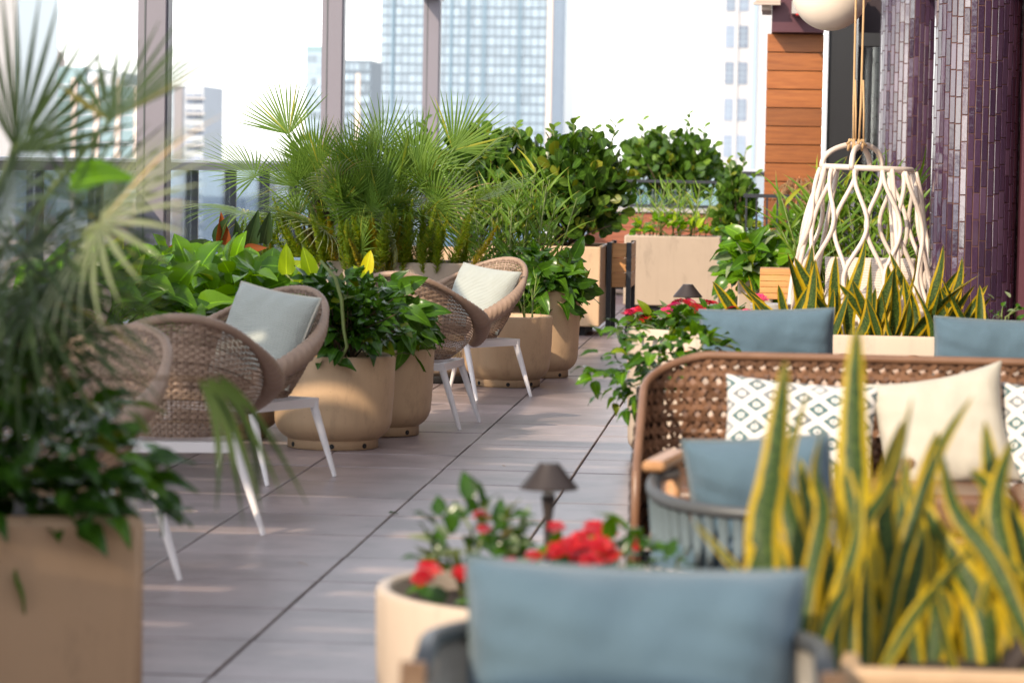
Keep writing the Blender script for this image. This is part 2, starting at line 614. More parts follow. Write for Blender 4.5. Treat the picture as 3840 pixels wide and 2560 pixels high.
M['railcap'] = basic('brushed_rail_cap', (.60, .63, .70), .3, .05, metal=.3)
M['glass'] = glass_mat('railing_glass', (.80, .87, .93))
M['glassbar'] = glass_mat('bar_glass', (.75, .82, .8), .5)
M['bronze'] = basic('bronze_lamp_metal', (.045, .034, .032), .45, .15, metal=.3)
M['lampglow'] = basic('frosted_lamp_glass', (.6, .58, .56), .3)
M['globe'] = basic('white_globe_shade', (.80, .68, .56), .55, .02)
M['maroon'] = basic('maroon_paint', (.075, .018, .030), .5, .08)
M['darkwall'] = basic('black_door_metal', (.010, .010, .012), .4, .1)
M['stucco'] = basic('dark_plum_wall', (.022, .010, .016), .6, .1)
M['soffitw'] = basic('pale_soffit', (.45, .36, .30), .7, .05)
M['tile'] = tile_mat()
M['grout'] = basic('terracotta_grout', (.12, .055, .042), .8, .15, 30)
M['stone'] = basic('grey_counter_stone', (.36, .34, .32), .35, .15, 20)
M['steel'] = basic('brushed_steel', (.5, .5, .5), .25, .05, metal=.9)
M['red_paint'] = basic('red_paint', (.5, .02, .02), .4)

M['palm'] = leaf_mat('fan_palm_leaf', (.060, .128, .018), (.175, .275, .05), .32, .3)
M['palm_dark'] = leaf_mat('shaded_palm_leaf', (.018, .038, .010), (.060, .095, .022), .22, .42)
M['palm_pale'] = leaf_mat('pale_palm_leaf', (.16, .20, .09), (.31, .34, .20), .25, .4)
M['palm_stem'] = basic('palm_petiole', (.13, .17, .05), .5, .3, 20)
M['fibre'] = basic('palm_trunk_fibre', (.055, .035, .02), .95, .5, 30, bumpk=1, bscale=50)
M['fox'] = leaf_mat('foxtail_needle', (.10, .18, .018), (.26, .34, .03), .4, .5)
M['fox_y'] = leaf_mat('yellowing_foxtail_needle', (.20, .20, .015), (.34, .30, .03), .35, .5)
M['philo'] = leaf_mat('bright_philodendron_leaf', (.048, .145, .006), (.135, .28, .012), .4, .26, vein=True)
M['philo_new'] = leaf_mat('new_lime_leaf', (.26, .40, .012), (.38, .50, .03), .5, .3, vein=True)
M['dark'] = leaf_mat('dark_glossy_leaf', (.012, .046, .005), (.042, .105, .010), .22, .22, vein=True)
M['arrow'] = leaf_mat('arrowhead_leaf', (.026, .088, .007), (.085, .19, .015), .3, .25, vein=True)
M['clusia'] = leaf_mat('clusia_leaf', (.016, .050, .007), (.075, .15, .018), .22, .2, vein=True)
M['clusia_light'] = leaf_mat('young_clusia_leaf', (.08, .16, .02), (.16, .25, .04), .3, .25, vein=True)
M['bamboo'] = leaf_mat('bamboo_grass_leaf', (.05, .13, .010), (.17, .28, .03), .32, .38, tip=(.40, .25, .06))
M['cane_stem'] = basic('green_cane_stem', (.15, .19, .05), .5, .3, 30)
M['twig'] = basic('brown_twig', (.09, .055, .03), .8, .3, 30)
M['canna'] = leaf_mat('rubber_leaf', (.020, .045, .014), (.05, .085, .025), .2, .25, vein=True)
M['canna_red'] = leaf_mat('rust_underside_leaf', (.19, .05, .012), (.30, .10, .025), .35, .35)
M['snake'] = snake_mat()
M['petal'] = leaf_mat('red_petal', (.34, .004, .010), (.52, .012, .022), .3, .5)
M['petal_pink'] = leaf_mat('hot_pink_petal', (.60, .02, .12), (.75, .06, .2), .3, .5)
M['pale_leaf'] = leaf_mat('pale_green_leaf', (.14, .21, .09), (.30, .34, .20), .3, .35)
M['dry'] = leaf_mat('dry_brown_frond', (.22, .13, .06), (.42, .28, .15), .3, .7)

M['b_teal'] = basic('teal_curtain_glass', (.20, .30, .33), .25, .15, .03)
M['b_pale'] = basic('pale_curtain_glass', (.27, .345, .42), .2, .1, .02, objvar=.14)
M['b_mull'] = basic('slate_mullion', (.125, .165, .21), .5, .05, .02)
M['b_line'] = basic('deep_blue_mullion', (.13, .21, .28), .5, .05, .02)
M['b_side'] = basic('slate_blue_side_glass', (.15, .19, .27), .3, .1, .05)
M['b_white'] = basic('white_concrete', (.47, .46, .47), .7, .05, .05)
M['b_stone'] = basic('pink_beige_stone', (.62, .52, .47), .8, .08, .05)
M['b_win'] = basic('blue_grey_window', (.20, .24, .32), .2, .2, .3, objvar=.3)
M['b_mid'] = basic('grey_blue_window_band', (.26, .33, .40), .25, .2, .3, objvar=.35)
M['b_grey'] = basic('grey_facade', (.48, .51, .56), .6, .1, .1)  # lightened so the colour stands in for distance haze
M['city'] = basic('hazy_city_ground', (.25, .28, .32), .9, .2, .01)

# ------------------------------------------------------------------ ground and deck
deck = MB().box(-4.55, 3.5, -2.5, 36.6, -.30, -.052).build('deck', M['joint'])
tag(deck, 'grey wood look porcelain paver deck of the roof terrace', None, None, 'structure')
PAV = .5885
PX0 = -1.4555
PROW, PY0 = .614, 8.40
paver_me = MB().box(-PAV / 2 + .004, PAV / 2 - .004, -PROW / 2 + .0055, PROW / 2 - .0055, -.045, 0).mesh('paver', M['paver'], bevel=.003)
far_Ms = []
n_pav = 0
for j in range(-8, 46):
    for i in range(-6, 8):
        cx, cy = PX0 + (i + .5) * PAV, PY0 + (j + .5) * PROW
        if cx < -4.5 or cx > 3.4 or cy < 3.3 or cy > 36.3: continue
        rot = (rnd.gauss(0, .0012), rnd.gauss(0, .0012), rnd.gauss(0, .0008))
        near = -2.6 < cx < -.25 and 7.6 < cy < 30 and n_pav < 290
        if near:
            put('paver', paver_me, deck, loc=(cx, cy, rnd.gauss(0, .0008)), rot=rot)
            n_pav += 1
        else:
            far_Ms.append(Matrix.Translation((cx, cy, 0)))
b_ = MB().box(-PAV / 2 + .004, PAV / 2 - .004, -PROW / 2 + .0055, PROW / 2 - .0055, -.045, 0).mesh('paver_block', M['paver'])
pf = put('paver_field', merge_copies('paver_field', b_, far_Ms, M['paver']), deck)
tag(pf, kind='stuff')

g = MB().box(-3000, 3000, -500, 5000, -62, -60).build('city_ground', M['city'])
tag(g, 'hazy grey city streets far below the terrace', None, None, 'structure')

# ------------------------------------------------------------------ posts, railing, pergola
for i, y in enumerate((11.6, 19.6, 27.6, 35.5)):
    p = empty('pergola_post', (-4.11, y, 0), 0,
              ['lavender grey steel post outside the left edge of the view', 'widest lavender grey steel post, behind the blurred palm',
               'middle lavender grey steel post rising behind the fan palm', 'narrowest lavender grey steel post before the glass tower'][i],
              'post', 'lavender grey posts along the railing')
    MB().box(-.095, .095, 0, .20, .012, 3.28).build('shaft', M['lavender'], p, bevel=.006)
    MB().box(.0955, .103, .03, .17, .012, 3.28).build('side_rib', M['lavender'], p)
    MB().box(-.05, -.04, -.006, 0, .012, 3.28).build('seam', M['frame'], p)
    MB().box(-.15, .15, -.06, .26, 0, .012).build('base_plate', M['frame'], p)

pg = empty('pergola', (0, 0, 3.28), 0, 'unseen lavender grey pergola roof carried by the posts, its slats shaped for their shade', 'pergola')
MB().box(-4.22, -4.02, -3.0, 36, 0, .16).build('edge_beam', M['lavender'], pg)
MB().box(-9.0, -8.8, -3.0, 36, 0, .16).build('edge_beam', M['lavender'], pg)
yy = -2.4
gaps = [.10, .05, .15, .06, .08, .20, .05, .11]  # unseen slats, gaps shaped to lay streaks of sun on the deck
wid = [.50, .34, .62, .40, .75, .36, .55, .44]
k = 0
while yy < 9.6:
    w_ = wid[k % 8]
    g_ = gaps[(k * 3 + 1) % 8] * 1.25
    if yy < 2.2 < yy + w_ + .3: w_, g_ = 2.2 - yy, .05
    MB().box(-8.8, -.8 if yy < .45 else -3.3, yy, yy + w_, .17, .20).build('slat', M['lavender'], pg)  # front slats run longer to shade the near cushion and blades
    yy += w_ + g_
    k += 1


bw = MB().box(-9.2, 6.0, -3.0, -2.51, 0, 4.2).build('shade_wall', M['stucco'])  # added unseen wall, cuts the low sky light on near things
tag(bw, 'added dark plum wall behind the camera, out of view, dims the sky light', 'wall')


def railing(name, loc, rz, length, step, label):
    r = empty(name, loc, rz, label, 'railing')
    MB().box(0, length, -.035, .035, 1.325, 1.352).build('top_rail', M['railcap'], r, bevel=.004)
    MB().box(0, length, -.03, .03, 1.272, 1.3245).build('under_rail', M['railmetal'], r)
    MB().box(0, length, -.03, .03, .06, .11).build('bottom_rail', M['railmetal'], r)
    post = MB().box(-.014, .014, -.05, .05, 0, 1.2715).mesh('post', M['railmetal'])
    pane = MB().box(.03, step - .03, -.006, .006, .112, 1.271).mesh('glass_pane', M['glass'])
    n = int(length / step)
    for i in range(n + 1):
        put('post', post, r, loc=(i * step, 0, 0))
        if i < n: put('glass_pane', pane, r, loc=(i * step, 0, 0))
    return r


railing('glass_railing', (-4.38, 11.2, 0), PI / 2, 24.0, 1.6, 'glass railing with dark posts along the left edge of the deck')
railing('glass_railing', (-4.3, 36.4, 0), 0, 6.4, 1.6, 'far glass railing with pale cap beyond the bar and planters')

fence = empty('picket_fence', (-.33, 29.0, 0), 0, 'low black metal picket fence beside the cedar wall', 'fence')
MB().box(0, .75, -.02, .02, 1.085, 1.12).build('top_rail', M['railmetal'], fence)
MB().box(0, .75, -.015, .015, .10, .13).build('bottom_rail', M['railmetal'], fence)
pk = MB().box(-.009, .009, -.009, .009, 0, 1.085).mesh('picket', M['railmetal'])
for i in range(8): put('picket', pk, fence, loc=(.03 + i * .0985, 0, 0))

# ------------------------------------------------------------------ skyline
def facade(root, x0, x1, y, z0, z1, nx, nz, wmat, gx=.12, gz=.15, name='window', cap=300, proud=.15, zvis=None):
    """panes set proud of a body; the first ones as parts, the rest joined"""
    dx, dz = (x1 - x0) / nx, (z1 - z0) / nz
    me = MB().box(-dx * (.5 - gx / 2), dx * (.5 - gx / 2), -proud, .02, -dz * (.5 - gz / 2), dz * (.5 - gz / 2)).mesh(name, wmat)
    cells = [(x0 + (i + .5) * dx, z0 + (j + .5) * dz) for j in range(nz) for i in range(nx)]
    if zvis is not None: cells.sort(key=lambda c: -min(c[1], zvis))
    rest = []
    for i, (cx, cz) in enumerate(cells):
        if i < cap: put(name, me, root, loc=(cx, y, cz))
        else: rest.append(Matrix.Translation((cx, y, cz)))
    if rest:
        o = put(name + '_field', merge_copies(name + '_field', me, rest, wmat), root)
        tag(o, kind='stuff')


def vx(v, Y): return (v - 1788.5) * Y / 6943.0
def vz(v, Y, x=1788): return 1.354 + (390 + .018 * (x - 1788) - v) * Y / 6943.0


# big pale glass tower
D = 1200
t = empty('glass_tower', (0, 0, -60), 0, 'tall pale glass tower with fine grid and slate side, behind the posts', 'tower')
xa, xb, xc = vx(868, D), vx(1266, D), vx(1293, D)
MB().box(xa, xb, D, D + 60, 0, 190).build('body', M['b_mull'], t)
MB().box(xb + .05, xc + .3, D - .5, D + 60, 0, 190).build('side_face', M['b_side'], t)
facade(t, xa, xb, D, 55, 127.2, 24, 19, M['b_pale'], .14, .2, 'window', 300, .3, 116)
for v in (885, 1060, 1020, 1096, 1178, 1248):
    x = vx(v, D) + 2
    MB().box(x - .55, x + .55, D - .8, D - .31, 0, 190).build('mullion', M['b_line'], t)
MB().box(xb - 2.2, xb - .2, D - 1.0, D - .31, 0, 190).build('corner_pier', M['b_stone'], t)
for k in range(6):
    x = xb + .7 + k * .75
    MB().box(x - .12, x + .12, D - .8, D - .51, 0, 190).build('fin', M['b_pale'], t)

# teal block on the left
D = 620
t = empty('office_block', (0, 0, -60), 0, 'teal glass office block with beige piers behind the blurred palm', 'building')
xa, xb = vx(78, D), vx(385, D)
MB().box(xa, xb, D, D + 45, 0, vz(192, D, 200) + 60).build('body', M['b_grey'], t)
MB().box(xa, vx(175, D), D + .5, D + 30, vz(192, D, 200) + 60, vz(150, D, 100) + 60).build('penthouse', M['b_teal'], t)
MB().box(vx(175, D) + .1, vx(262, D), D + 1, D + 30, vz(192, D, 200) + 60, vz(163, D, 200) + 60).build('roof_plant', M['b_grey'], t)
zt = vz(194, D, 200) + 60
facade(t, xa + .3, xb - .3, D, zt - 54, zt, 26, 18, M['b_teal'], .06, .12, 'window', 300, .15, 200)
for v in (152, 205, 255, 300, 345):
    x = vx(v, D)
    MB().box(x - .55, x + .55, D - .7, D - .16, zt - 60, zt + (1.5 if v < 260 else 0)).build('pier', M['b_stone'], t)
t = empty('stepped_tower', (0, 0, -60), 0, 'beige stepped spire peeking over the teal office block', 'tower')
D = 700
for a, b, c in ((78, 104, 150), (78, 97, 128), (79, 90, 112), (79, 83, 102)):
    MB().box(vx(a, D), vx(b, D), D + (b - a) * .01, D + 14, 0, vz(c, D, 90) + 60).build('tier', M['b_stone'], t)
t = empty('residential_tower', (0, 0, -60), 0, 'grey tower with dark balconies right of the widest post', 'tower')
D = 560
xa, xb = vx(392, D), vx(456, D)
zt = vz(195, D, 420) + 60
MB().box(xa, xb, D, D + 20, 0, zt).build('body', M['b_grey'], t)
facade(t, xa + 1.8, xb - .2, D, zt - 39, zt - 1, 2, 13, M['b_win'], .1, .35, 'window', 60, .12)
bal = MB().box(xa + 1.9, xb + .5, D - 1.2, D - .13, -.15, .25).mesh('balcony', M['b_white'])
for k in range(13): put('balcony', bal, t, loc=(0, 0, zt - 2.4 - k * 2.92))
MB().box(xa - .3, xa + 1.2, D - .6, D - .02, 0, zt).build('pier', M['b_stone'], t)
# far left striped tower
D = 520
t = empty('ribbed_tower', (0, 0, -60), 0, 'pale ribbed tower cut by the left border', 'tower')
MB().box(vx(-60, D), vx(15, D), D, D + 30, 0, 150).build('body', M['b_pale'], t)
rib = MB().box(-.16, .16, -.5, -.02, 0, 150).mesh('rib', M['b_white'])  # ribs kept pale, haze put into their colour
for k in range(12): put('rib', rib, t, loc=(vx(-55 + k * 6.1, D), D, 0))
# twin slab behind the second post
D = 900
t = empty('apartment_tower', (0, 0, -60), 0, 'blue grey apartment tower split by the middle post', 'tower')
xa, xb = vx(695, D), vx(847, D)
zt = vz(137, D, 800) + 60
MB().box(xa, xb, D, D + 25, 0, zt).build('body', M['b_mull'], t)
MB().box(xa, vx(745, D), D - .4, D + 24, 0, zt + 2.2).build('wing', M['b_pale'], t)
MB().box(xa, vx(743, D), D - .3, D + 20, zt + 2.25, zt + 4).build('crown', M['b_teal'], t)
facade(t, xa + .2, vx(744, D), D - .4, zt - 42, zt + 1.8, 4, 13, M['b_mid'], .16, .4, 'window', 60)
facade(t, vx(747, D), xb - .3, D, zt - 42, zt - .4, 8, 13, M['b_mid'], .18, .38, 'window', 110)
MB().box(vx(812, D), vx(822, D), D - .6, D - .16, 0, zt - 4).build('pier', M['b_stone'], t)
# white tower on the right
D = 640
t = empty('white_tower', (0, 0, -60), 0, 'white concrete tower with paired dark blue windows near the cedar wall', 'tower')
xa, xb = vx(1656, D), vx(1770, D)
MB().box(xa, xb, D, D + 25, 0, 150).build('body', M['b_white'], t)
wx0, wx1 = vx(1659, D), vx(1714, D)
wf = MB().box(-1.05, 1.05, -.16, .02, -2.35, 2.35).mesh('window', M['b_win'])
mf = [MB().box(-1.05, 1.05, -.24, -.165, z - .09, z + .09).mesh('glazing_bar', M['b_pale']) for z in (-1.1, 0, 1.1)]
mv = MB().box(-.08, .08, -.25, -.165, -2.35, 2.35).mesh('glazing_bar', M['b_pale'])
for j in range(8):
    for v in (1672, 1701):
        w = put('window', wf, t, loc=(vx(v, D), D, vz(24 + j * 83 - 20, D, 1690) + 60))
        for q in mf: put('glazing_bar', q, w)
        put('glazing_bar', mv, w)
MB().box(vx(1686, D) - .35, vx(1686, D) + .35, D - .5, D - .02, 0, 150).build('pier', M['b_white'], t)
MB().box(vx(1722, D), vx(1733, D), D - .4, D - .02, 0, 150).build('glass_strip', M['b_pale'], t)

# lower blocks seen through the railing
low = [(-235, -60, 700, -6, 'b_grey', 'grey low block with blue windows seen through the railing glass, behind the leftmost panes'),
       (60, 190, 480, -9, 'b_white', 'white low block with window bands seen through the railing, left of the widest post'),
       (190, 330, 760, -4, 'b_grey', 'long grey block below the teal offices'),
       (372, 455, 430, -11, 'b_mid', 'slate blue block seen through the railing just right of the widest post'),
       (455, 560, 690, -3, 'b_grey', 'grey block with pale bands behind the railing, left of the fan palm'),
       (545, 640, 470, -10, 'b_white', 'white low block behind the railing beside the fan palm'),
       (1640, 1760, 420, -5, 'b_pale', 'pale low block seen over the far railing left of the cedar wall')]
for a, b, D, ztop, mt, lab in low:
    t = empty('low_block', (0, 0, -60), 0, lab, 'building', 'low city blocks seen through the railing')
    xa, xb = vx(a, D), vx(b, D)
    MB().box(xa, xb, D, D + 40, 0, ztop + 60).build('wall', M[mt], t)
    nx = max(4, int((xb - xa) / 1.6))
    facade(t, xa, xb, D, ztop + 60 - 27, ztop + 60 - .6, min(nx, 12), 8, M['b_win'] if mt != 'b_mid' else M['b_pale'], .4, .45, 'window', 100, .1)

# ------------------------------------------------------------------ building on the right: cedar wall, door wall, columns, lamps
cw = empty('cedar_wall', (0, 0, 0), 0, 'orange cedar plank wall under the maroon fascia', 'wall')
MB().box(-.135, .41, 30.03, 30.3, 0, 2.69).build('backing', M['darkwall'], cw)
for k in range(15):
    z = 2.69 - (k + 1) * .1815
    pl = MB().box(-.14, .415, 30.0 - rnd.uniform(0, .003), 30.028, z + .004, z + .1775)
    pl.build('plank', M['clad'], cw, bevel=.003)
fs = empty('fascia', (0, 0, 0), 0, 'maroon painted fascia and soffit above the cedar wall', 'fascia')
MB().box(-.10, .41, 29.72, 30.6, 2.695, 3.25).build('maroon_board', M['maroon'], fs)
MB().box(-.20, -.105, 29.6, 30.6, 2.90, 3.4).build('cream_edge', M['soffitw'], fs)
for k in range(3): MB().box(-.28 + k * .02, -.02, 29.5 + k * .03, 29.59 + k * .03, 2.945 + k * .03, 2.97 + k * .03).build('moulding', M['soffitw'], fs)
ex = empty('ceiling_box', (.15, 29.40, 2.86), 0, 'small grey box with red lower edge on the maroon fascia', 'fixture')
MB().box(-.06, .08, 0, .3, 0, .12).build('housing', M['stone'], ex)
MB().box(-.02, .08, -.004, .3, -.014, -.001).build('red_edge', M['red_paint'], ex)

dw = empty('door_wall', (0, 0, 0), 0, 'black framed glass door wall between the cedar wall and the tiled columns', 'door wall')
MB().box(.417, .66, 28.0, 28.25, 0, 3.1).build('jamb', M['darkwall'], dw)
MB().box(.405, .43, 27.95, 27.999, 0, 3.1).build('jamb_trim', M['railcap'], dw)
MB().box(.66, .70, 28.02, 28.2, 0, 3.1).build('mullion', M['steel'], dw)
MB().box(.70, 1.6, 28.1, 28.13, 0, 2.5).build('glass_leaf', M['glassbar'], dw)
MB().box(.70, 1.6, 28.0, 28.2, 2.5, 2.62).build('transom', M['darkwall'], dw)
MB().box(.42, 4, 28.5, 28.9, 0, 3.4).build('inner_wall', M['stucco'], dw)
sw = MB().box(1.562, 1.75, 19.75, 28.4, 0, 3.29).build('side_wall', M['maroon'])
tag(sw, 'dark maroon wall right of the nearest tiled column', 'wall')
sw2 = MB().box(2.3, 2.5, 7.0, 20.2, 0, 3.29).build('side_wall', M['stucco'])  # added out of view so the nearest column mirrors something dark
tag(sw2, 'added dark plum wall beyond the right border, unseen, darkens the column reflections', 'wall')
cl = empty('canopy', (0, 0, 3.3), 0, 'pale canopy slab over the tiled columns with beams that carry the swing chair', 'canopy')
MB().box(.92, 4.0, 9.0, 28.4, 0, .2).build('slab', M['soffitw'], cl)
for y in (19.93, 20.95, 21.55): MB().box(.20, .919, y, y + .12, 0, .14).build('beam', M['soffitw'], cl)


def tiled_column(x, y, r, label, tw=.0435, th=.172):
    c = empty('tiled_column', (x, y, 0), 0, label, 'column', 'purple tiled columns')
    prof = [(r, 0), (r, 3.3)]
    MB().lathe(prof, 64).build('core', M['grout'], c, smooth=True)
    n = int(2 * PI * r / tw)
    a = 2 * PI / n
    me = MB()
    hw, hh = (r * a - .006) / 2, th / 2 - .003
    me.box(-hw, hw, -.006, .004, -hh, hh)
    tile = me.mesh('tile', M['tile'], bevel=.0018)
    plain = MB().box(-hw, hw, -.006, .004, -hh, hh).mesh('tile_plain', M['tile'])
    rest, cnt = [], 0
    for i in range(n):
        an = i * a
        off = rnd.uniform(0, th) if i % 2 else rnd.uniform(0, th)
        vis = abs(((an + PI) % (2 * PI)) - PI) < R(93)
        for j in range(20):
            z = off + (j - .5) * th
            if z < hh or z > 3.29: continue
            Mx = Matrix.Rotation(an, 4, 'Z') @ Matrix.Translation((0, -r, z)) @ Matrix.Rotation(rnd.gauss(0, .012), 4, 'Z') @ Matrix.Rotation(rnd.gauss(0, .010), 4, 'X')
            if vis and .30 < z < 2.62 and cnt < 300:
                put('tile', tile, c, M=Mx)
                cnt += 1
            else: rest.append(Mx)
    tag(put('tile_field', merge_copies('tile_field', plain, rest, M['tile']), c), kind='stuff')


tiled_column(1.275, 20.0, .277, 'nearest purple glazed tile column beside the swing chair')
tiled_column(1.175, 27.0, .30, 'farther purple tile column behind the hanging rope')

for i, (x, y, z, r, lab) in enumerate(((.325, 21.0, 2.575, .262, 'large white globe pendant lamp nearest the cedar wall'),
                                        (.50, 21.6, 2.76, .235, 'white globe pendant lamp partly behind the larger globe'))):
    gl = empty('globe_lamp', (x, y, z), 0, lab, 'pendant lamp', 'white globe pendants under the canopy')
    pr = [(max(.002, r * math.sin(PI * k / 24)), -r * math.cos(PI * k / 24)) for k in range(25)]
    MB().lathe(pr, 48).build('shade', M['globe'], gl, smooth=True)
    MB().tube([(0, 0, r), (0, 0, 3.3 - z)], .008).build('cord', M['frame'], gl)
    MB().lathe([(.05, r - .01), (.05, r + .05), (.01, r + .06)], 20).build('cap', M['bronze'], gl)

# ------------------------------------------------------------------ planters
def rbox(b, x0, x1, y0, y1, z0, z1): return b.box(x0, x1, y0, y1, z0, z1)


def round_pot(x, y, r, h, label, mat='tan', ring=.74, stretch=0, rz=0, soil=.05, group=None, round_=.11, holes=(-.9, .12, .9)):
    p = empty('round_planter', (x, y, 0), rz, label, 'planter', group)
    z0 = .035
    prof = [(r * ring * .2, z0)]
    for k in range(8):
        a = -PI / 2 + PI / 2 * k / 7
        prof.append((r - round_ + round_ * math.cos(a) - .012, z0 + round_ + round_ * math.sin(a)))
    prof += [(r - .004, h * .6), (r, h - .012), (r - .004, h - .003), (r - .012, h), (r - .026, h - .002), (r - .032, h - .010), (r - .036, h - soil - .03)]
    MB().lathe(prof, 64, stretch=stretch).build('shell', M[mat], p, smooth=True)
    MB().lathe([(r * ring - .01, 0.001), (r * ring, .004), (r * ring, z0 + .012)], 48, stretch=stretch).build('foot_ring', M[mat], p, smooth=True)
    s = MB().lathe([(r - .034, h - soil), (.01, h - soil + .012)], 40, stretch=stretch)
    s.build('soil', M['soil'], p, smooth=True)
    for a in holes:
        hx, hy = math.sin(a) * r * ring, -math.cos(a) * r * ring
        MB().lathe([(.012, -.004), (.012, .003), (.001, .003)], 12).build('drain_hole', M['plinth'], p, loc=(hx, hy, .021), rot=(PI / 2, 0, a))
    return p


def box_pot(x0, x1, y0, y1, h, label, mat='beige', plinth=.07, inset=.07, soil=.05, name='box_planter', bev=.012):
    p = empty(name, ((x0 + x1) / 2, (y0 + y1) / 2, 0), 0, label, 'planter')
    ax, ay = (x1 - x0) / 2, (y1 - y0) / 2
    w = .035
    for s in ((-ax, ax, -ay, -ay + w), (-ax, ax, ay - w, ay), (-ax, -ax + w, -ay + w, ay - w), (ax - w, ax, -ay + w, ay - w)):
        pass
    b = MB()
    b.v = [(-ax, -ay, plinth), (ax, -ay, plinth), (ax, ay, plinth), (-ax, ay, plinth),
           (-ax, -ay, h), (ax, -ay, h), (ax, ay, h), (-ax, ay, h),
           (-ax + w, -ay + w, h), (ax - w, -ay + w, h), (ax - w, ay - w, h), (-ax + w, ay - w, h),
           (-ax + w, -ay + w, h - soil - .02), (ax - w, -ay + w, h - soil - .02), (ax - w, ay - w, h - soil - .02), (-ax + w, ay - w, h - soil - .02)]
    b.f = [(3, 2, 1, 0)] + [(i, (i + 1) % 4, 4 + (i + 1) % 4, 4 + i) for i in range(4)] + [(4 + i, 4 + (i + 1) % 4, 8 + (i + 1) % 4, 8 + i) for i in range(4)] + \
          [(8 + i, 8 + (i + 1) % 4, 12 + (i + 1) % 4, 12 + i) for i in range(4)] + [(12, 13, 14, 15)]
    b.build('shell', M[mat], p, bevel=bev)
    MB().box(-ax + w + .002, ax - w - .002, -ay + w + .002, ay - w - .002, h - soil - .018, h - soil).build('soil', M['soil'], p)
    if plinth: MB().box(-ax + inset, ax - inset, -ay + inset, ay - inset, 0, plinth - .002).build('plinth', M['plinth'], p)
    return p


PG = 'tan planters beside the wicker chairs'
round_pot(-2.085, 14.22, .292, .445, 'round tan planter with dark glossy shrub directly right of the nearest pillowed chair', group=PG)
round_pot(-1.965, 14.98, .272, .435, 'round tan planter with arrowhead leaves spilling over its right side', group=PG)
round_pot(-1.635, 18.48, .275, .435, 'squat tan planter behind the white legs of the farther pillowed chair', group=PG)
round_pot(-1.525, 19.36, .278, .565, 'taller round tan planter with drooping dark leaves, behind the squat one', group=PG)
round_pot(-2.72, 14.62, .33, .47, 'round tan planter hidden behind the nearest pillowed chair', group=PG)
round_pot(-3.20, 14.0, .33, .45, 'round tan planter at the left under the philodendrons', group=PG)
round_pot(-3.10, 15.75, .36, .47, 'round tan planter under the rear philodendrons', group=PG)
pe = round_pot(-2.42, 18.78, .33, .745, 'wide stone beige planter holding the fan palm', 'beige', .9, .30, 0, .04, holes=())
next(c for c in pe.children if c.name.startswith('foot_ring')).data.materials[0] = M['plinth']
box_pot(-2.35, -1.40, 24.1, 25.35, .715, 'tall square planter holding the big clusia bush', 'tan', .075, .12)
box_pot(-1.42, -.525, 28.2, 28.75, .72, 'long beige trough planter of reeds in front of the bar', 'beige', .07, .06)
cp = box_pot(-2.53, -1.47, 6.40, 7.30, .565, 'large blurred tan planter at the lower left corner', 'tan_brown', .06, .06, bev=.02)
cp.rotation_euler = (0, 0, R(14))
pr_ = round_pot(.75, 14.15, .42, .615, 'long cream planter of red pentas and snake plants behind the sofa', 'cream', .86, 1.02, 0, .05, holes=(), round_=.05)
next(c for c in pr_.children if c.name.startswith('foot_ring')).data.materials[0] = M['plinth']
round_pot(-.275, 11.55, .25, .52, 'cream planter with trailing leaves tucked behind the left end of the sofa', 'cream', .8, holes=())
round_pot(-.42, 6.42, .42, .455, 'pale round planter with red flowers behind the nearest blue cushion', 'cream', .85, .0, 0, .05, holes=(), round_=.08)
box_pot(.125, 1.6, 5.05, 5.75, .525, 'tan planter edge with big snake plants at the lower right corner', 'tan', .06, .06)
box_pot(.34, .66, 5.95, 6.3, .50, 'small tan box planter seen between the nearest snake plant blades', 'tan', .05, .04)
round_pot(-1.815, 19.95, .26, .50, 'round tan planter of the bamboo like grass, hidden behind the taller round planter', group=PG)
box_pot(-.30, .38, 29.38, 29.92, .22, 'low planter of the green shrub behind the picket fence', 'tan', .05, .04)
box_pot(-.30, -.02, 23.85, 24.3, .49, 'small beige planter under the broad drooping leaves by the picket fence', 'beige', .05, .04)
box_pot(.25, 1.25, 22.3, 22.9, .46, 'low beige planter behind the hanging swing chair', 'beige', .05, .05)

# raised wooden planter with black legs
wp = empty('raised_wooden_planter', (-1.285, 25.25, 0), 0, 'raised wooden planter box on black legs between the two tall planters', 'planter')
for s, x in ((1, -.088), (1, .075)):
    for y in (-.39, .36):
        MB().box(x - .02 if x < 0 else x - .02, x + .02, y - .022, y + .022, 0, .735).build('leg', M['railmetal'], wp)
for k in range(3):
    z = .365 + k * .122
    MB().box(-.066, .053, -.385, -.36, z, z + .119).build('front_board', M['bench'], wp, bevel=.003)
    MB().box(.0765, .096, -.366, .336, z, z + .119).build('side_board', M['bench'], wp, bevel=.003)
    MB().box(-.105, -.09, -.366, .336, z, z + .119).build('side_board', M['bench'], wp, bevel=.003)
MB().box(-.09, .076, -.35, .33, .62, .66).build('soil', M['soil'], wp)
bn = empty('wooden_bench_planter', (.02, 22.55, 0), 0, 'low honey wood slatted box left of the swing chair', 'bench')
for k in range(5):
    MB().box(-.14, .16, -.02, 0, .395 + k * .045, .437 + k * .045).build('slat', M['bench'], bn, bevel=.002)
MB().box(-.14, .16, .002, .35, .60, .62).build('top_board', M['bench'], bn, bevel=.003)
for x in (-.12, .14):
    for y in (.01, .33): MB().box(x - .018, x + .018, y - .005, y + .02, 0, .599).build('leg', M['bench'], bn)
tb = empty('side_table', (-.03, 18.6, 0), 0, 'small grey round side table behind the red flowers', 'table')
MB().lathe([(.002, .50), (.12, .50), (.125, .505), (.125, .53), (.12, .535), (.002, .535)], 32).build('tabletop', M['stone'], tb, smooth=True, autosmooth=40)
MB().lathe([(.09, 0), (.09, .02), (.03, .05), (.03, .4), (.10, .499)], 24).build('pedestal', M['stone'], tb, smooth=True)

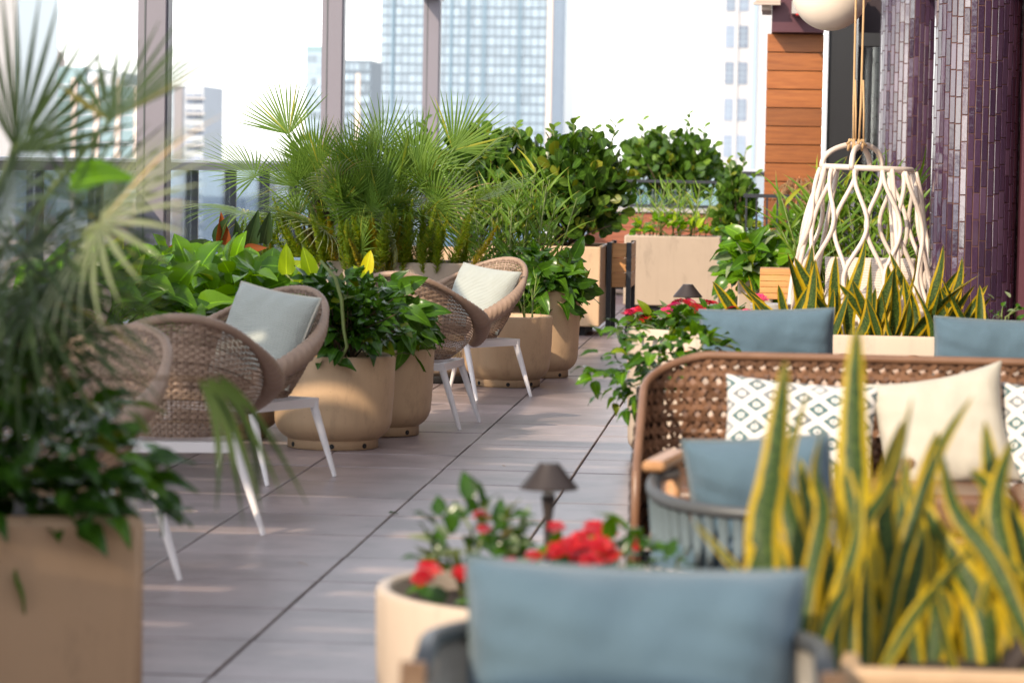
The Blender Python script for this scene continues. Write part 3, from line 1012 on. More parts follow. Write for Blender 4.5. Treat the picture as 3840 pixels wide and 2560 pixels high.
# bar counter with glass screen, far behind the trough planter
bar = empty('bar_counter', (-1.06, 32, 0), 0, 'red brown wooden bar counter with grey top and glass screen', 'bar')
for k in range(5):
    MB().box(-.95, .56, 0, .02, .10 + k * .155, .10 + k * .155 + .151).build('plank', M['redwood'], bar, bevel=.003)
MB().box(-.95, .56, .021, .6, .06, .878).build('carcass', M['darkwall'], bar)
MB().box(-.97, .50, -.03, .62, .88, .925).build('countertop', M['stone'], bar, bevel=.004)
MB().box(.44, .62, -.05, .3, .70, .76).build('side_shelf', M['stone'], bar, bevel=.004)
MB().box(-.62, .46, .10, .13, 1.195, 1.225).build('frame_rail', M['railmetal'], bar)
MB().box(-.62, .46, .10, .13, .935, .965).build('frame_rail', M['railmetal'], bar)
MB().box(.43, .46, .10, .13, .966, 1.194).build('frame_post', M['railmetal'], bar)
MB().box(-.62, -.59, .10, .13, .966, 1.194).build('frame_post', M['railmetal'], bar)
MB().box(-.589, .429, .112, .118, .966, 1.194).build('glass_screen', M['glassbar'], bar)
MB().box(.53, .57, -.02, .02, .765, 1.26).build('steel_post', M['steel'], bar, bevel=.004)
for k in range(9):
    x = -1.06 - .52 + k * .082 + rnd.uniform(-.01, .01)
    h = rnd.uniform(.19, .25)
    o = MB().lathe([(.001, 0), (.03, 0), (.032, .01), (.032, h * .6), (.012, h * .78), (.012, h), (.001, h)], 12).build('bottle', M['glassbar' if k % 3 else 'stone'], None, smooth=True, loc=(x, 32.3, .926))
    tag(o, 'clear bottle standing on the bar top behind the glass screen' if k % 3 else 'pale opaque bottle standing on the bar top behind the glass screen', 'bottle', 'bottles behind the bar glass')

# ------------------------------------------------------------------ wicker chairs
def chair_meshes():
    th_m = R(128)
    def H(th):
        g = max(0, (math.cos(th) + .62) / 1.62)
        return .452 + .345 * g ** 1.05
    def plan(th, t):
        rb = .185
        back = max(0, math.cos(th))
        rt = .278 + .03 * (1 - back)
        r = rb + (rt - rb) * math.sin(t * PI / 2) ** .85
        lean = .13 * back * t
        y = math.cos(th) * r * (.96 if math.cos(th) > 0 else 1.35) + lean
        return math.sin(th) * r * 1.02, y
    def P(th, t, off=0.0):
        x, y = plan(th, t)
        z = .345 + (H(th) - .345) * t
        if off:
            L = math.hypot(x, y)
            x += x / L * off
            y += y / L * off
        return (x, y, z)
    # weft: horizontal strands weaving in and out of stakes
    V, Q = [], []
    ns = 62
    rows = 36
    for j in range(rows):
        t = (j + .5) / rows
        hw = .0042
        for side in (0,):
            b = len(V)
            m = ns * 2
            for i in range(m + 1):
                th = -th_m + 2 * th_m * i / m
                off = .0042 * math.sin(PI * i + 0) if False else .0045 * (1 if (i // 2 + j) % 2 else -1) * (1 if i % 2 else .15)
                x, y, z = P(th, t, off)
                hz = hw * (H(th) - .345) / .30 * 1.02
                hz = max(.0022, min(.0048, (H(th) - .345) / rows * .43))
                V += [(x, y, z - hz), (x, y, z + hz)]
            for i in range(m):
                Q.append((b + 2 * i, b + 2 * i + 2, b + 2 * i + 3, b + 2 * i + 1))
    for i in range(ns):
        th = -th_m + 2 * th_m * (i + .5) / ns
        b = len(V)
        for k in range(9):
            t = k / 8
            for d in (-.0032, .0032):
                x, y, z = P(th, t, 0)
                V.append((x + math.cos(th) * d, y - math.sin(th) * d, z))
        for k in range(8): Q.append((b + 2 * k, b + 2 * k + 1, b + 2 * k + 3, b + 2 * k + 2))
    weave = np_mesh('weave', V, Q, M['wicker'], True)
    # rolled rim, woven in turns round the edge; arms roll outwards
    V, Q = [], []
    m = 190
    n = 14
    for i in range(m + 1):
        th = -th_m * 1.02 + 2 * th_m * 1.02 * i / m
        x, y, z = P(th, 1.0)
        a = abs(th) / th_m
        rr = .017 + .030 * max(0, min(1, (a - .45) / .30)) ** 1.3
        L = math.hypot(x, y)
        ox, oy = x / L, y / L
        for k in range(n):
            al = 2 * PI * k / n
            r2 = rr * (1 + .085 * math.cos(2 * PI * (i / 3 + k / n * 2)))
            cx = rr * .8
            V.append((x + ox * (cx + r2 * math.cos(al)), y + oy * (cx + r2 * math.cos(al)), z - rr * .25 + r2 * math.sin(al)))
    for i in range(m):
        for k in range(n):
            k2 = (k + 1) % n
            Q.append((i * n + k, i * n + k2, (i + 1) * n + k2, (i + 1) * n + k))
    rim = np_mesh('rim', V, Q, M['wicker_roll'], True)
    # seat of turned cane rings
    V, Q = [], []
    for j in range(14):
        ra = .215 * (j + .1) / 14
        rb_ = .215 * (j + .9) / 14
        b = len(V)
        for i in range(48):
            a = 2 * PI * i / 48
            zz = .362 + .003 * ((i + j) % 2)
            for r_ in (ra, rb_): V.append((r_ * math.sin(a), r_ * math.cos(a) * .97, zz))
        for i in range(48):
            i2 = (i + 1) % 48
            Q.append((b + 2 * i, b + 2 * i + 1, b + 2 * i2 + 1, b + 2 * i2))
    seat = np_mesh('seat', V, Q, M['wicker'], True)
    # cane wrapped front rail
    b = MB()
    for k in range(30):
        x = -.20 + k * .0138
        y = -.245 - .03 * math.cos(x / .3 * 1.4)
        b.box(x - .0062, x + .0062, y - .022, y + .022, .338, .372)
    wrap = b.mesh('front_rail', M['cane'], bevel=.004)
    fr = MB()
    fr.box(-.225, .225, -.245, -.212, .298, .336).box(-.225, .225, .212, .245, .298, .336)
    fr.box(-.225, -.192, -.2115, .2115, .298, .336).box(.192, .225, -.2115, .2115, .298, .336)
    frame = fr.mesh('base_frame', M['white'])
    legs = []
    for sx in (-1, 1):
        for sy in (-1, 1):
            p0, p1 = Vector((sx * .205, sy * .225, .325)), Vector((sx * .312, sy * .2435 * 1.02, 0.0))
            legs.append(MB().tube([p0, p0.lerp(p1, .5), p1], [.0195, .0155, .010], 14).mesh('leg', M['white'], smooth=True, autosmooth=40))
    # under bowl of the shell, below the weave
    return weave, rim, seat, wrap, frame, legs


CH = chair_meshes()


def make_chair(x, y, rz, label):
    t = empty('wicker_chair', (x, y, 0), rz, label, 'chair', 'round backed wicker lounge chairs')
    put('shell', CH[0], t)
    put('rim', CH[1], t)
    put('seat', CH[2], t)
    put('front_rail', CH[3], t)
    put('base_frame', CH[4], t)
    for l in CH[5]: put('leg', l, t)
    return t


make_chair(-2.282, 9.47, R(-26), 'blurred wicker chair nearest the lower left planter, leaf shadows on its back')
make_chair(-2.187, 10.96, R(192), 'wicker chair turned away, its see-through back beside the nearest pillowed chair')
make_chair(-2.267, 12.79, R(-26), 'wicker chair with sage pillow standing before the big round planter')
make_chair(-1.875, 15.58, R(174), 'wicker chair turned away behind the arrowhead leaves')
make_chair(-1.815, 17.60, R(-34), 'farthest wicker chair with sage pillow, beside the squat tan planter')
make_chair(-2.90, 17.50, R(165), 'wicker chair of which only the top shows above the bright philodendrons')
make_chair(-3.22, 12.75, R(-30), 'wicker chair at the left edge half hidden by palm fronds')


def pillow_mesh(name, w, h, d, mat, ears=.05, n=30):
    V, Q, UV = [], [], []
    ph = rnd.uniform(0, 6)
    def pt(u, v, s):
        a, b = 2 * u - 1, 2 * v - 1
        k = (1 - abs(a) ** 3.2) ** .55 * (1 - abs(b) ** 3.2) ** .55 if abs(a) < 1 and abs(b) < 1 else 0
        pin = 1 - ears * (1 - (a * a)) * (abs(b) ** 3)
        pin2 = 1 - ears * (1 - (b * b)) * (abs(a) ** 3)
        wr = d * (.05 * math.sin(5.1 * a + 2.3 * b + ph) * math.cos(2.2 * b + ph * 2) + .028 * math.sin(13 * a - 4 * b + ph * 3) * abs(b) + .022 * math.sin(17 * b + 5 * a + ph) * abs(a)) * k
        return (a * w / 2 * pin2, s * (d / 2 * k + .004) + wr, b * h / 2 * pin)
    for s in (-1, 1):
        b0 = len(V)
        for i in range(n + 1):
            for j in range(n + 1): V.append(pt(i / n, j / n, s))
        for i in range(n):
            for j in range(n):
                q = [b0 + i * (n + 1) + j, b0 + (i + 1) * (n + 1) + j, b0 + (i + 1) * (n + 1) + j + 1, b0 + i * (n + 1) + j + 1]
                uvq = [(i / n, j / n), ((i + 1) / n, j / n), ((i + 1) / n, (j + 1) / n), (i / n, (j + 1) / n)]
                if s > 0: q, uvq = q[::-1], uvq[::-1]
                Q.append(q)
                UV += uvq
    # edge wall
    ring = [(i, 0) for i in range(n)] + [(n, j) for j in range(n)] + [(i, n) for i in range(n, 0, -1)] + [(0, j) for j in range(n, 0, -1)]
    off = (n + 1) ** 2
    for k in range(len(ring)):
        a, b = ring[k], ring[(k + 1) % len(ring)]
        ia, ib = a[0] * (n + 1) + a[1], b[0] * (n + 1) + b[1]
        Q.append([ib, ia, ia + off, ib + off])
        UV += [(a[0] / n, a[1] / n)] * 4
    return np_mesh(name, V, Q, mat, True, UV)


def pillow(x, y, z, w, h, d, rz, tilt, roll, mat, label, name='pillow', group=None, ears=.06, cat='pillow', piping=None):
    o = put(name, pillow_mesh(name, w, h, d, M[mat], ears), None)
    o.matrix_world = Matrix.Translation((x, y, z)) @ Matrix.Rotation(rz, 4, 'Z') @ Matrix.Rotation(tilt, 4, 'X') @ Matrix.Rotation(roll, 4, 'Y')
    tag(o, label, cat, group)
    if piping:
        n = 10
        pts = []
        for (a0, b0), (a1, b1) in (((-1, -1), (1, -1)), ((1, -1), (1, 1)), ((1, 1), (-1, 1)), ((-1, 1), (-1, -1))):
            for k in range(n):
                a, b = a0 + (a1 - a0) * k / n, b0 + (b1 - b0) * k / n
                pin = 1 - ears * (1 - a * a) * abs(b) ** 3
                pin2 = 1 - ears * (1 - b * b) * abs(a) ** 3
                pts.append((a * w / 2 * pin2, 0, b * h / 2 * pin))
        MB().tube(pts, .006, 6, closed=True).build('piping', M[piping], o, smooth=True)
    return o


pillow(-2.185, 12.83, .605, .44, .42, .15, R(-26), R(-22), R(8), 'sage', 'sage corduroy pillow on the wicker chair before the big round planter', group='sage pillows on the wicker chairs', piping='creamcloth')
pillow(-1.73, 17.68, .57, .46, .40, .16, R(-34), R(-24), R(6), 'sage', 'sage corduroy pillow on the farthest wicker chair, one corner twisted', group='sage pillows on the wicker chairs')
pillow(-3.30, 12.75, .60, .42, .40, .14, R(-30), R(-20), R(-8), 'sage', 'sage pillow on the chair at the left edge', group='sage pillows on the wicker chairs')
pillow(-2.88, 17.6, .62, .42, .38, .14, R(165), R(-20), 0, 'blue', 'blue grey pillow glimpsed through the wicker above the philodendrons')

# ------------------------------------------------------------------ woven sofa
so = empty('woven_sofa', (0, 0, 0), 0, 'chestnut brown open weave sofa with patterned and cream pillows', 'sofa')
SX, SY, SR, SZ = -.425, 10.1, .20, .735


def sofa_pt(s, z):
    """walk along the plan of the back: s metres from the end of the left arm; returns x, y, normal"""
    L1 = .42
    ax = SX + (.03 if z < .35 else 0)
    if s < L1: return (SX, SY - SR - L1 + s), (-1, 0)
    s -= L1
    q = SR * PI / 2
    if s < q:
        a = s / SR
        return (SX + SR - SR * math.cos(a), SY - SR + SR * math.sin(a)), (-math.cos(a), math.sin(a))
    s -= q
    return (SX + SR + s, SY), (0, 1)


V, Q = [], []
def strand(path, w):
    b = len(V)
    m = len(path)
    for i, p in enumerate(path):
        a = Vector(path[min(i + 1, m - 1)][0]) - Vector(path[max(i - 1, 0)][0])
        nrm = Vector((*p[1], 0))
        sd = a.cross(nrm).normalized() * w
        c = Vector(p[0])
        V.append(tuple(c - sd))
        V.append(tuple(c + sd))
    for i in range(m - 1): Q.append((b + 2 * i, b + 2 * i + 2, b + 2 * i + 3, b + 2 * i + 1))


stot = 2.55
zb, zt_ = .14, SZ - .015
def topz(s):
    # arm end drops in a rounded shoulder
    if s < .74: return zt_ - .34 * (1 - s / .74) ** 1.35
    return zt_
pitch_ = .038
nrow = int((zt_ - zb) / pitch_)
for r_ in range(nrow + 1):
    z = zb + r_ * pitch_
    path = []
    k = 0
    s = 0
    while s <= stot:
        if z <= topz(s):
            (x, y), n_ = sofa_pt(s, z)
            o_ = .005 * (1 if (k + r_) % 2 else -1)
            path.append(((x + n_[0] * o_, y + n_[1] * o_, z), n_))
        s += .015
        k += 1
    if len(path) > 2: strand(path, .0105)
for dirn in (-1, 1):
    s0 = -1.0
    while s0 < stot + .6:
        path = []
        k = 0
        for q in range(0, 44):
            z = zb + (zt_ - zb) * q / 43
            s = s0 + dirn * (z - zb) * .58
            if 0 <= s <= stot and z <= topz(s):
                (x, y), n_ = sofa_pt(s, z)
                o_ = .006 * (1 if (q // 2 + (dirn > 0)) % 2 else -1)
                path.append(((x + n_[0] * o_, y + n_[1] * o_, z), n_))
        if len(path) > 2: strand(path, .0085)
        s0 += .0440
o = put('weave', np_mesh('weave', V, Q, M['weave'], True), so)
tag(o, kind='stuff')
V, Q = [], []
for r_ in range(nrow):
    z = zb + (r_ + .5) * pitch_
    path, k, s = [], 0, 0
    while s <= stot:
        if z <= topz(s) and min(abs(s - c_) for c_ in (.10, .62, .66, 1.5)) > .012:
            (x, y), n_ = sofa_pt(s, z)
            path.append(((x + n_[0] * .022, y + n_[1] * .022, z), n_))
        else:
            if len(path) > 2: strand(path, .0165)
            path = []
        s += .012
    if len(path) > 2: strand(path, .0165)
o = put('hole_backing', np_mesh('hole_backing', V, Q, M['weave_dark'], True), so)  # added dark strips behind the weave make its holes read dark
tag(o, kind='stuff')
pts = []
for k in range(90):
    s = stot * k / 89
    (x, y), n_ = sofa_pt(s, SZ)
    pts.append((x, y, topz(s) + .012))
(x, y), _n = sofa_pt(0, 0)
pts = [(x, y, zb - .03), (x, y, .4)] + pts
b_ = MB().tube(pts, .015, 10)
b_.build('rim', M['weave'], so, smooth=True)
bz = []
for k in range(60):
    s = stot * k / 59
    (x, y), n_ = sofa_pt(s, zb)
    bz.append((x, y, zb - .02))
MB().tube(bz, .02, 8).build('bottom_rail', M['weave'], so, smooth=True)
for x, y in ((SX + .03, SY - .5), (SX + .09, SY - .07), (1.9, SY - .03), (1.2, SY - .6), (SX + .3, SY - .6)):
    MB().tube([(x, y, .13), (x, y, 0)], [.022, .016], 10).build('leg', M['railmetal'], so, smooth=True)
MB().box(SX + .05, 2.05, SY - .80, SY - .05, .16, .24).build('seat_base', M['weave'], so, bevel=.02)
MB().box(SX + .06, .75, SY - .80, SY - .08, .245, .37).build('seat_cushion', M['weave'], so, bevel=.03)
MB().box(.76, 2.0, SY - .80, SY - .08, .245, .37).build('seat_cushion', M['weave'], so, bevel=.03)

pillow(.085, 9.78, .50, .50, .36, .15, R(3), R(-16), R(4), 'print', 'white pillow with teal diamond lattice print at the left of the sofa', group='lattice print pillows on the sofa')
pillow(.545, 9.80, .52, .45, .40, .16, R(-8), R(-16), R(-12), 'creamcloth', 'plain cream pillow with raised corner leaning on the woven sofa', ears=.12)
pillow(.95, 9.82, .49, .46, .36, .15, R(2), R(-16), R(5), 'print', 'white pillow with teal lattice print at the right border', group='lattice print pillows on the sofa')

# ------------------------------------------------------------------ rope armchairs (seen from behind)
def rope_chair(x, y, rz, label, cz=0.0, rope='rope', teak=True):
    """front faces local +Y; the rope back is at local -Y"""
    t = empty('rope_armchair', (x, y, 0), rz, label, 'armchair', 'teak armchairs with rope backs')
    W, Dp, zr = (.30 if teak else .325), .30, .565
    ring = []
    for k in range(41):
        a = -R(98) + R(196) * k / 40
        px, py = math.sin(a) * W, -math.cos(a) * Dp
        z = zr - (.045 * max(0, math.cos(a)) ** .6 if teak else 0)
        if abs(a) > R(90): py += 0
        ring.append((px, py, z))
    ring = [(-W * .98, .26, zr - .01)] + ring + [(W * .98, .26, zr - .01)]
    MB().tube(ring, .017, 10).build('back_rail', M['frame'], t, smooth=True)
    low = [(p[0] * .93, p[1] * .9, .30) for p in ring]
    MB().tube(low, .013, 8).build('seat_rail', M['frame'], t, smooth=True)
    rp = MB().tube([(0, 0, 0), (0, 0, .5), (0, 0, 1)], .0085, 6).mesh('rope_strand', M[rope], smooth=True)
    for k in range(27):
        a = -R(94) + R(188) * k / 26
        p0 = Vector((math.sin(a) * W * .93, -math.cos(a) * Dp * .9, .30))
        p1 = Vector((math.sin(a) * W * 1.0, -math.cos(a) * Dp * 1.0, zr + .012 - (.045 * max(0, math.cos(a)) ** .6 if teak else 0)))
        d = p1 - p0
        Mx = frame_M(p0, Vector((-d.y, d.x, 0)) if False else Vector((math.cos(a), math.sin(a), 0)), d, 1.0)
        Mx = Mx @ Matrix.Diagonal((1.5, 1.5, d.length, 1))
        put('rope_strand', rp, t, M=Mx)
    for sx in (-1, 1):
        if teak: MB().box(sx * W - .030, sx * W + .030, -.02, .34, zr + .018, zr + .046).build('armrest', M['teak'], t, bevel=.008)
        MB().tube([(sx * W, .29, zr + .017), (sx * W * 1.02, .31, .3), (sx * W * 1.05, .34, 0)], [.02, .022, .015], 10).build('front_leg', M['teak'], t, smooth=True)
        MB().tube([(sx * W * .72, -.20, .30), (sx * W * .85, -.30, 0)], [.022, .015], 10).build('rear_leg', M['teak'], t, smooth=True)
    MB().box(-.27, .27, -.24, .33, .315, .43).build('seat_cushion', M['blue'], t, bevel=.035)
    return t


rope_chair(-.233, 4.93, R(182), 'nearest rope armchair with big blurred blue cushion, its arms cut by the lower border', rope='rope_grey', teak=False)
pillow(-.228, 5.05, .498, .575, .38, .25, R(2), R(-14), R(1), 'blue', 'large blurred blue back cushion in the centre foreground', 'back_cushion', 'blue back cushions of the rope armchairs', .06, 'cushion', 'rope')
rope_chair(.0, 7.62, R(-8), 'rope armchair with teak arm in front of the woven sofa')
pillow(-.025, 7.60, .53, .37, .32, .18, R(-8), R(14), R(-5), 'blue', 'blue cushion on the armchair in front of the woven sofa', 'back_cushion', 'blue back cushions of the rope armchairs', .05, 'cushion', 'rope')
rope_chair(-.035, 12.55, R(0), 'rope armchair hidden behind the left part of the sofa', teak=False)
pillow(-.03, 12.40, .62, .55, .34, .17, R(0), R(12), R(-2), 'blue', 'blue cushion peeking over the left part of the sofa back', 'back_cushion', 'blue back cushions of the rope armchairs', .05, 'cushion', 'rope')
rope_chair(.91, 12.55, R(0), 'rope armchair hidden behind the right part of the sofa', teak=False)
pillow(.915, 12.40, .60, .55, .34, .17, R(0), R(12), R(1), 'blue', 'blue cushion peeking over the right part of the sofa back', 'back_cushion', 'blue back cushions of the rope armchairs', .05, 'cushion', 'rope')

# ------------------------------------------------------------------ hanging rattan chair
hc = empty('hanging_chair', (.57, 20.0, 0), 0, 'white rattan basket swing chair hanging by two ropes', 'swing chair')
HZ1, HZ0, HR1, HR0 = 1.375, .30, .295, .50
TL = Matrix.Translation((0, 0, .9)) @ Matrix.Rotation(R(1.5), 4, 'Y') @ Matrix.Translation((0, 0, -.9))
def hp(a, z, dr=0):
    t = (HZ1 - z) / (HZ1 - HZ0)
    r = HR1 + (HR0 - HR1) * (t ** .75) + dr
    return TL @ Vector((math.sin(a) * r, -math.cos(a) * r, z))
b_ = MB().tube([hp(2 * PI * k / 48, HZ1, -.01) for k in range(48)], .019, 10, closed=True)
b_.build('top_ring', M['rattan_white'], hc, smooth=True)
MB().tube([hp(2 * PI * k / 56, HZ0) for k in range(56)], .02, 10, closed=True).build('base_ring', M['rattan_white'], hc, smooth=True)
MB().tube([hp(2 * PI * k / 56, HZ0 + .10) for k in range(56)], .016, 8, closed=True).build('base_ring', M['rattan_white'], hc, smooth=True)
apex = TL @ Vector((-.06, 0, 1.535))
for (a, a2, k_) in ((R(-88), R(160), 1.0), (R(-22), R(176), .9)):
    p0, p1 = hp(a, HZ1 - .01), hp(a2, HZ1 - .01)
    pts = []
    for k in range(29):
        t = k / 28
        q = p0.lerp(p1, .5 - .5 * math.cos(PI * t))
        pts.append(Vector((q.x + (apex.x - (p0.x + p1.x) / 2) * math.sin(PI * t) ** 2, q.y, q.z + .165 * k_ * math.sin(PI * t) ** .8)))
    MB().tube(pts, .018, 10).build('hanging_arch', M['rattan_white'], hc, smooth=True)
for a in (R(-88), R(-72), R(100), R(150), R(-140), R(30)):
    MB().tube([hp(a, HZ1), hp(a, (HZ1 + HZ0) / 2), hp(a, HZ0)], .0165, 8).build('straight_pole', M['rattan_white'], hc, smooth=True)
nw = 11
for i in range(nw):
    a0 = 2 * PI * (i + .5) / nw
    if R(150) < a0 < R(215): continue
    for sg in (-1, 1):
        pts = []
        for k in range(33):
            t = k / 32
            z = HZ1 - .012 - (HZ1 - HZ0 - .02) * t
            w_ = .5 * (1 - math.cos(2 * PI * t * 1.5))
            pts.append(hp(a0 + sg * (PI / nw) * (w_ * 1.06 - .03) , z, .012 * sg))
        MB().tube(pts, .0148, 8).build('curved_pole', M['rattan_white'], hc, smooth=True)
cu = put('seat_cushion', pillow_mesh('seat_cushion', .62, .62, .22, M['knit'], .02), hc, loc=(0.03, -.12, .46), rot=(R(90), 0, R(20)))
bc = put('back_cushion', pillow_mesh('back_cushion', .60, .34, .14, M['knit'], .02), hc, loc=(0.05, .25, .62), rot=(R(-18), 0, 0))
rp = empty('hanging_rope', (.50, 20.0, 1.53), 0, 'pair of tan ropes knotted round the top of the swing chair', 'rope')
for dx in (-.022, .030):
    MB().tube([(dx * .7, 0, .02), (dx * .9, 0, .25), (dx, .01, 1.0), (dx + .006, .02, 1.77)], .0075, 8).build('strand', M['ropebrown'], rp, smooth=True)
    MB().tube([(dx + .02, -.005, .03), (dx + .018, -.01, .2), (dx + .008, -.008, .42)], .0065, 8).build('strand', M['ropebrown'], rp, smooth=True)
for q in range(4):
    c = -.045 + q * .03
    MB().tube([(c + .004 * math.sin(2 * PI * k / 16), .030 * math.cos(2 * PI * k / 16), -.004 + .034 * math.sin(2 * PI * k / 16)) for k in range(16)], .0085, 8, closed=True).build('knot_turn', M['ropebrown'], rp, smooth=True)
MB().tube([(-.06, -.03, .0), (-.03, -.042, .03), (.0, -.045, -.012), (.035, -.04, .028), (.07, -.028, -.01)], .009, 8).build('knot_turn', M['ropebrown'], rp, smooth=True)
MB().tube([(-.01, -.04, .0), (-.015, -.05, -.03), (-.01, -.045, -.06)], .008, 8).build('rope_end', M['ropebrown'], rp, smooth=True)

# ------------------------------------------------------------------ path lamps
def path_lamp(x, y, zb_, h, label):
    t = empty('path_lamp', (x, y, zb_), 0, label, 'garden lamp', 'bronze path lamps among the red flowers')
    MB().lathe([(.008, 0), (.010, h * .5), (.017, h - .085), (.017, h - .078), (.001, h - .077)], 20).build('stem', M['bronze'], t, smooth=True, autosmooth=40)
    MB().lathe([(.013, h - .0765), (.015, h - .05), (.001, h - .045)], 16).build('lens', M['lampglow'], t, smooth=True)
    MB().lathe([(.001, h), (.0235, h - .001), (.0265, h - .006), (.069, h - .058), (.0685, h - .062), (.060, h - .056), (.02, h - .012), (.001, h - .011)], 36).build('shade', M['bronze'], t, smooth=True, autosmooth=35)
    return t


path_lamp(-.517, 7.0, .40, .265, 'near blurred bronze path lamp rising from the pale round planter')
path_lamp(-.413, 14.25, .56, .25, 'far bronze path lamp among red flowers behind the sofa')
up = empty('uplight', (.52, 5.38, .475), 0, 'dark tilted cylinder uplight among the nearest snake plants', 'lamp')
MB().tube([(-.085, 0, 0), (-.055, 0, .045), (.03, 0, .165)], [.028, .034, .036], 18).build('housing', M['bronze'], up, smooth=True, autosmooth=40)
MB().tube([(-.085, 0, -.02), (-.085, 0, .01)], .012, 8).build('stake', M['bronze'], up)

# ------------------------------------------------------------------ leaves
def leaf_mesh(name, mat, W=.4, prof='ovate', fold=.18, curl=.25, n=7, stalk=0.0, wav=0.0, across=3):
    """unit leaf along +Y, upper face +Z"""
    V, Q, UV = [], [], []
    for i in range(n):
        t = i / (n - 1)
        if prof == 'ovate': w = math.sin(PI * min(1, t * .93 + .07) ** .72)
        elif prof == 'obovate': w = max(0, 1 - ((t - .62) / .62) ** 2 if t < .62 else 1 - ((t - .62) / .385) ** 2.6) ** .62
        elif prof == 'heart': w = (1 - t) ** .62 * (1.0 if t > .02 else .55) * 1.0 * min(1, .75 + t * 2)
        elif prof == 'oblong': w = min(1, .55 + 3.0 * t) * (1 - max(0, (t - .25) / .75) ** 2.2)
        elif prof == 'lance': w = min(1, t / .16) ** .8 * (1 - t) ** .75 * 1.15
        elif prof == 'strap': w = min(1, t / .1 + .5) * (1 - t ** 3)
        else: w = 1
        w = max(w, .02) * W / 2
        y = -stalk + t * (1 + stalk) if False else t
        z = -curl * t * t
        for k in range(across):
            u = 2 * k / (across - 1) - 1
            V.append((u * w, y - (.10 * abs(u) if prof == 'heart' and t < .25 else 0), z + fold * abs(u) * w * 2 + wav * math.sin(t * 9 + u * 2) * abs(u) * .06))
    for i in range(n - 1):
        for k in range(across - 1):
            a = i * across + k
            Q.append((a, a + 1, a + across + 1, a + across))
            for (di, dk) in ((0, 0), (0, 1), (1, 1), (1, 0)):
                UV.append(((k + dk) / (across - 1), (i + di) / (n - 1)))
    return np_mesh(name, V, Q, mat, True, UV)


def set_leaves(mat, W, prof, n=3, fold=(.1, .3), curl=(.05, .4), wav=0, name='leaf'):
    return [leaf_mesh(name, M[mat], W * rnd.uniform(.88, 1.12), prof, rnd.uniform(*fold), rnd.uniform(*curl), wav=wav) for _ in range(n)]


LV = {
    'philo': set_leaves('philo', .74, 'oblong', 4, (.1, .3), (.15, .5), .7),
    'new': set_leaves('philo_new', .55, 'oblong', 2, (.2, .4), (.05, .2), .5),
    'dark': set_leaves('dark', .62, 'ovate', 4, (.05, .25), (.1, .5), .8),
    'arrow': set_leaves('arrow', .58, 'oblong', 4, (.1, .3), (.3, .75), .7),
    'clusia': set_leaves('clusia', .68, 'obovate', 4, (.05, .2), (-.1, .25)),
    'clusia_l': set_leaves('clusia_light', .58, 'obovate', 2, (.05, .25), (0, .2)),
    'bamboo': set_leaves('bamboo', .115, 'lance', 4, (.2, .6), (.05, .5)),
    'canna': set_leaves('canna', .42, 'ovate', 2, (.3, .5), (.05, .15)),
    'canna_r': set_leaves('canna_red', .36, 'ovate', 2, (.5, .8), (.0, .2)),
    'pale': set_leaves('pale_leaf', .45, 'ovate', 2),
    'petal_': set_leaves('petal', .5, 'obovate', 2),
    'dry': set_leaves('dry', .12, 'lance', 2, (.1, .4), (.3, .7)),
}


def scatter(n, c, rad, low=-.3, shell=.55):
    """points in an ellipsoid shell: yields position and outward direction"""
    for _ in range(n):
        while True:
            d = Vector((rnd.uniform(-1, 1), rnd.uniform(-1, 1), rnd.uniform(low, 1)))
            if .15 < d.length <= 1: break
        q = shell + (1 - shell) * rnd.random()
        d.normalize()
        yield Vector((c[0] + d.x * rad[0] * q, c[1] + d.y * rad[1] * q, c[2] + d.z * rad[2] * q)), d


def bush(name, base, c, rad, n, kinds, size, label, cat='plant', group=None, droop=.3, inner=0, inner_kind=None, low=-.3, shell=.55, nstem=9, stem='cane_stem', stem_r=.004, upw=.35, jit=.6, mass_only=False, up_leaf=None):
    """c, rad relative to base. leaves grow outward from the middle; each leaf is a part"""
    t = empty(name, base, 0, label, cat, group)
    pts = list(scatter(n, c, rad, low, shell))
    sb = MB()
    for k in range(nstem):
        p = pts[k * len(pts) // nstem][0] if pts else Vector(c)
        a = rnd.uniform(0, 2 * PI)
        b0 = Vector((c[0] * .4 + math.cos(a) * rad[0] * .3 * rnd.random(), c[1] * .4 + math.sin(a) * rad[1] * .3 * rnd.random(), 0))
        mid = b0.lerp(p, .5) + Vector((rnd.uniform(-.03, .03), rnd.uniform(-.03, .03), .05))
        sb.tube([b0, mid, p], [stem_r * 1.5, stem_r, stem_r * .6], 6)
    if nstem: sb.build('stems', M[stem], t, smooth=True)
    def LM(p, d, s):
        v = Vector((d.x + rnd.gauss(0, jit), d.y + rnd.gauss(0, jit), d.z * .6 + upw - droop + rnd.gauss(0, jit * .6)))
        up = Vector((d.x, d.y, d.z * .5 + .25)) + Vector((rnd.gauss(0, .4), rnd.gauss(0, .4), rnd.gauss(0, .4))) if up_leaf == 'out' else Vector((rnd.gauss(0, .35), rnd.gauss(0, .35) - .25, 1.0)) if up_leaf is None else Vector(up_leaf) + Vector((rnd.gauss(0, .4), rnd.gauss(0, .4), rnd.gauss(0, .4)))
        return frame_M(p, v, up, s)
    for p, d in pts:
        kk = rnd.choice(kinds)
        put('leaf', rnd.choice(LV[kk]), t, M=LM(p, d, rnd.uniform(*size)))
    if inner:
        ik = inner_kind or kinds[0]
        half = []
        for var in LV[ik][:2]:
            Ms = [LM(p, d, rnd.uniform(*size)) for p, d in scatter(inner // 2, c, [r * .92 for r in rad], low, .15)]
            half.append((var, Ms))
        for var, Ms in half[:1]:
            o = put('foliage', merge_copies('foliage', var, Ms + half[1][1], var.materials[0]), t)
            tag(o, kind='stuff')
    return t


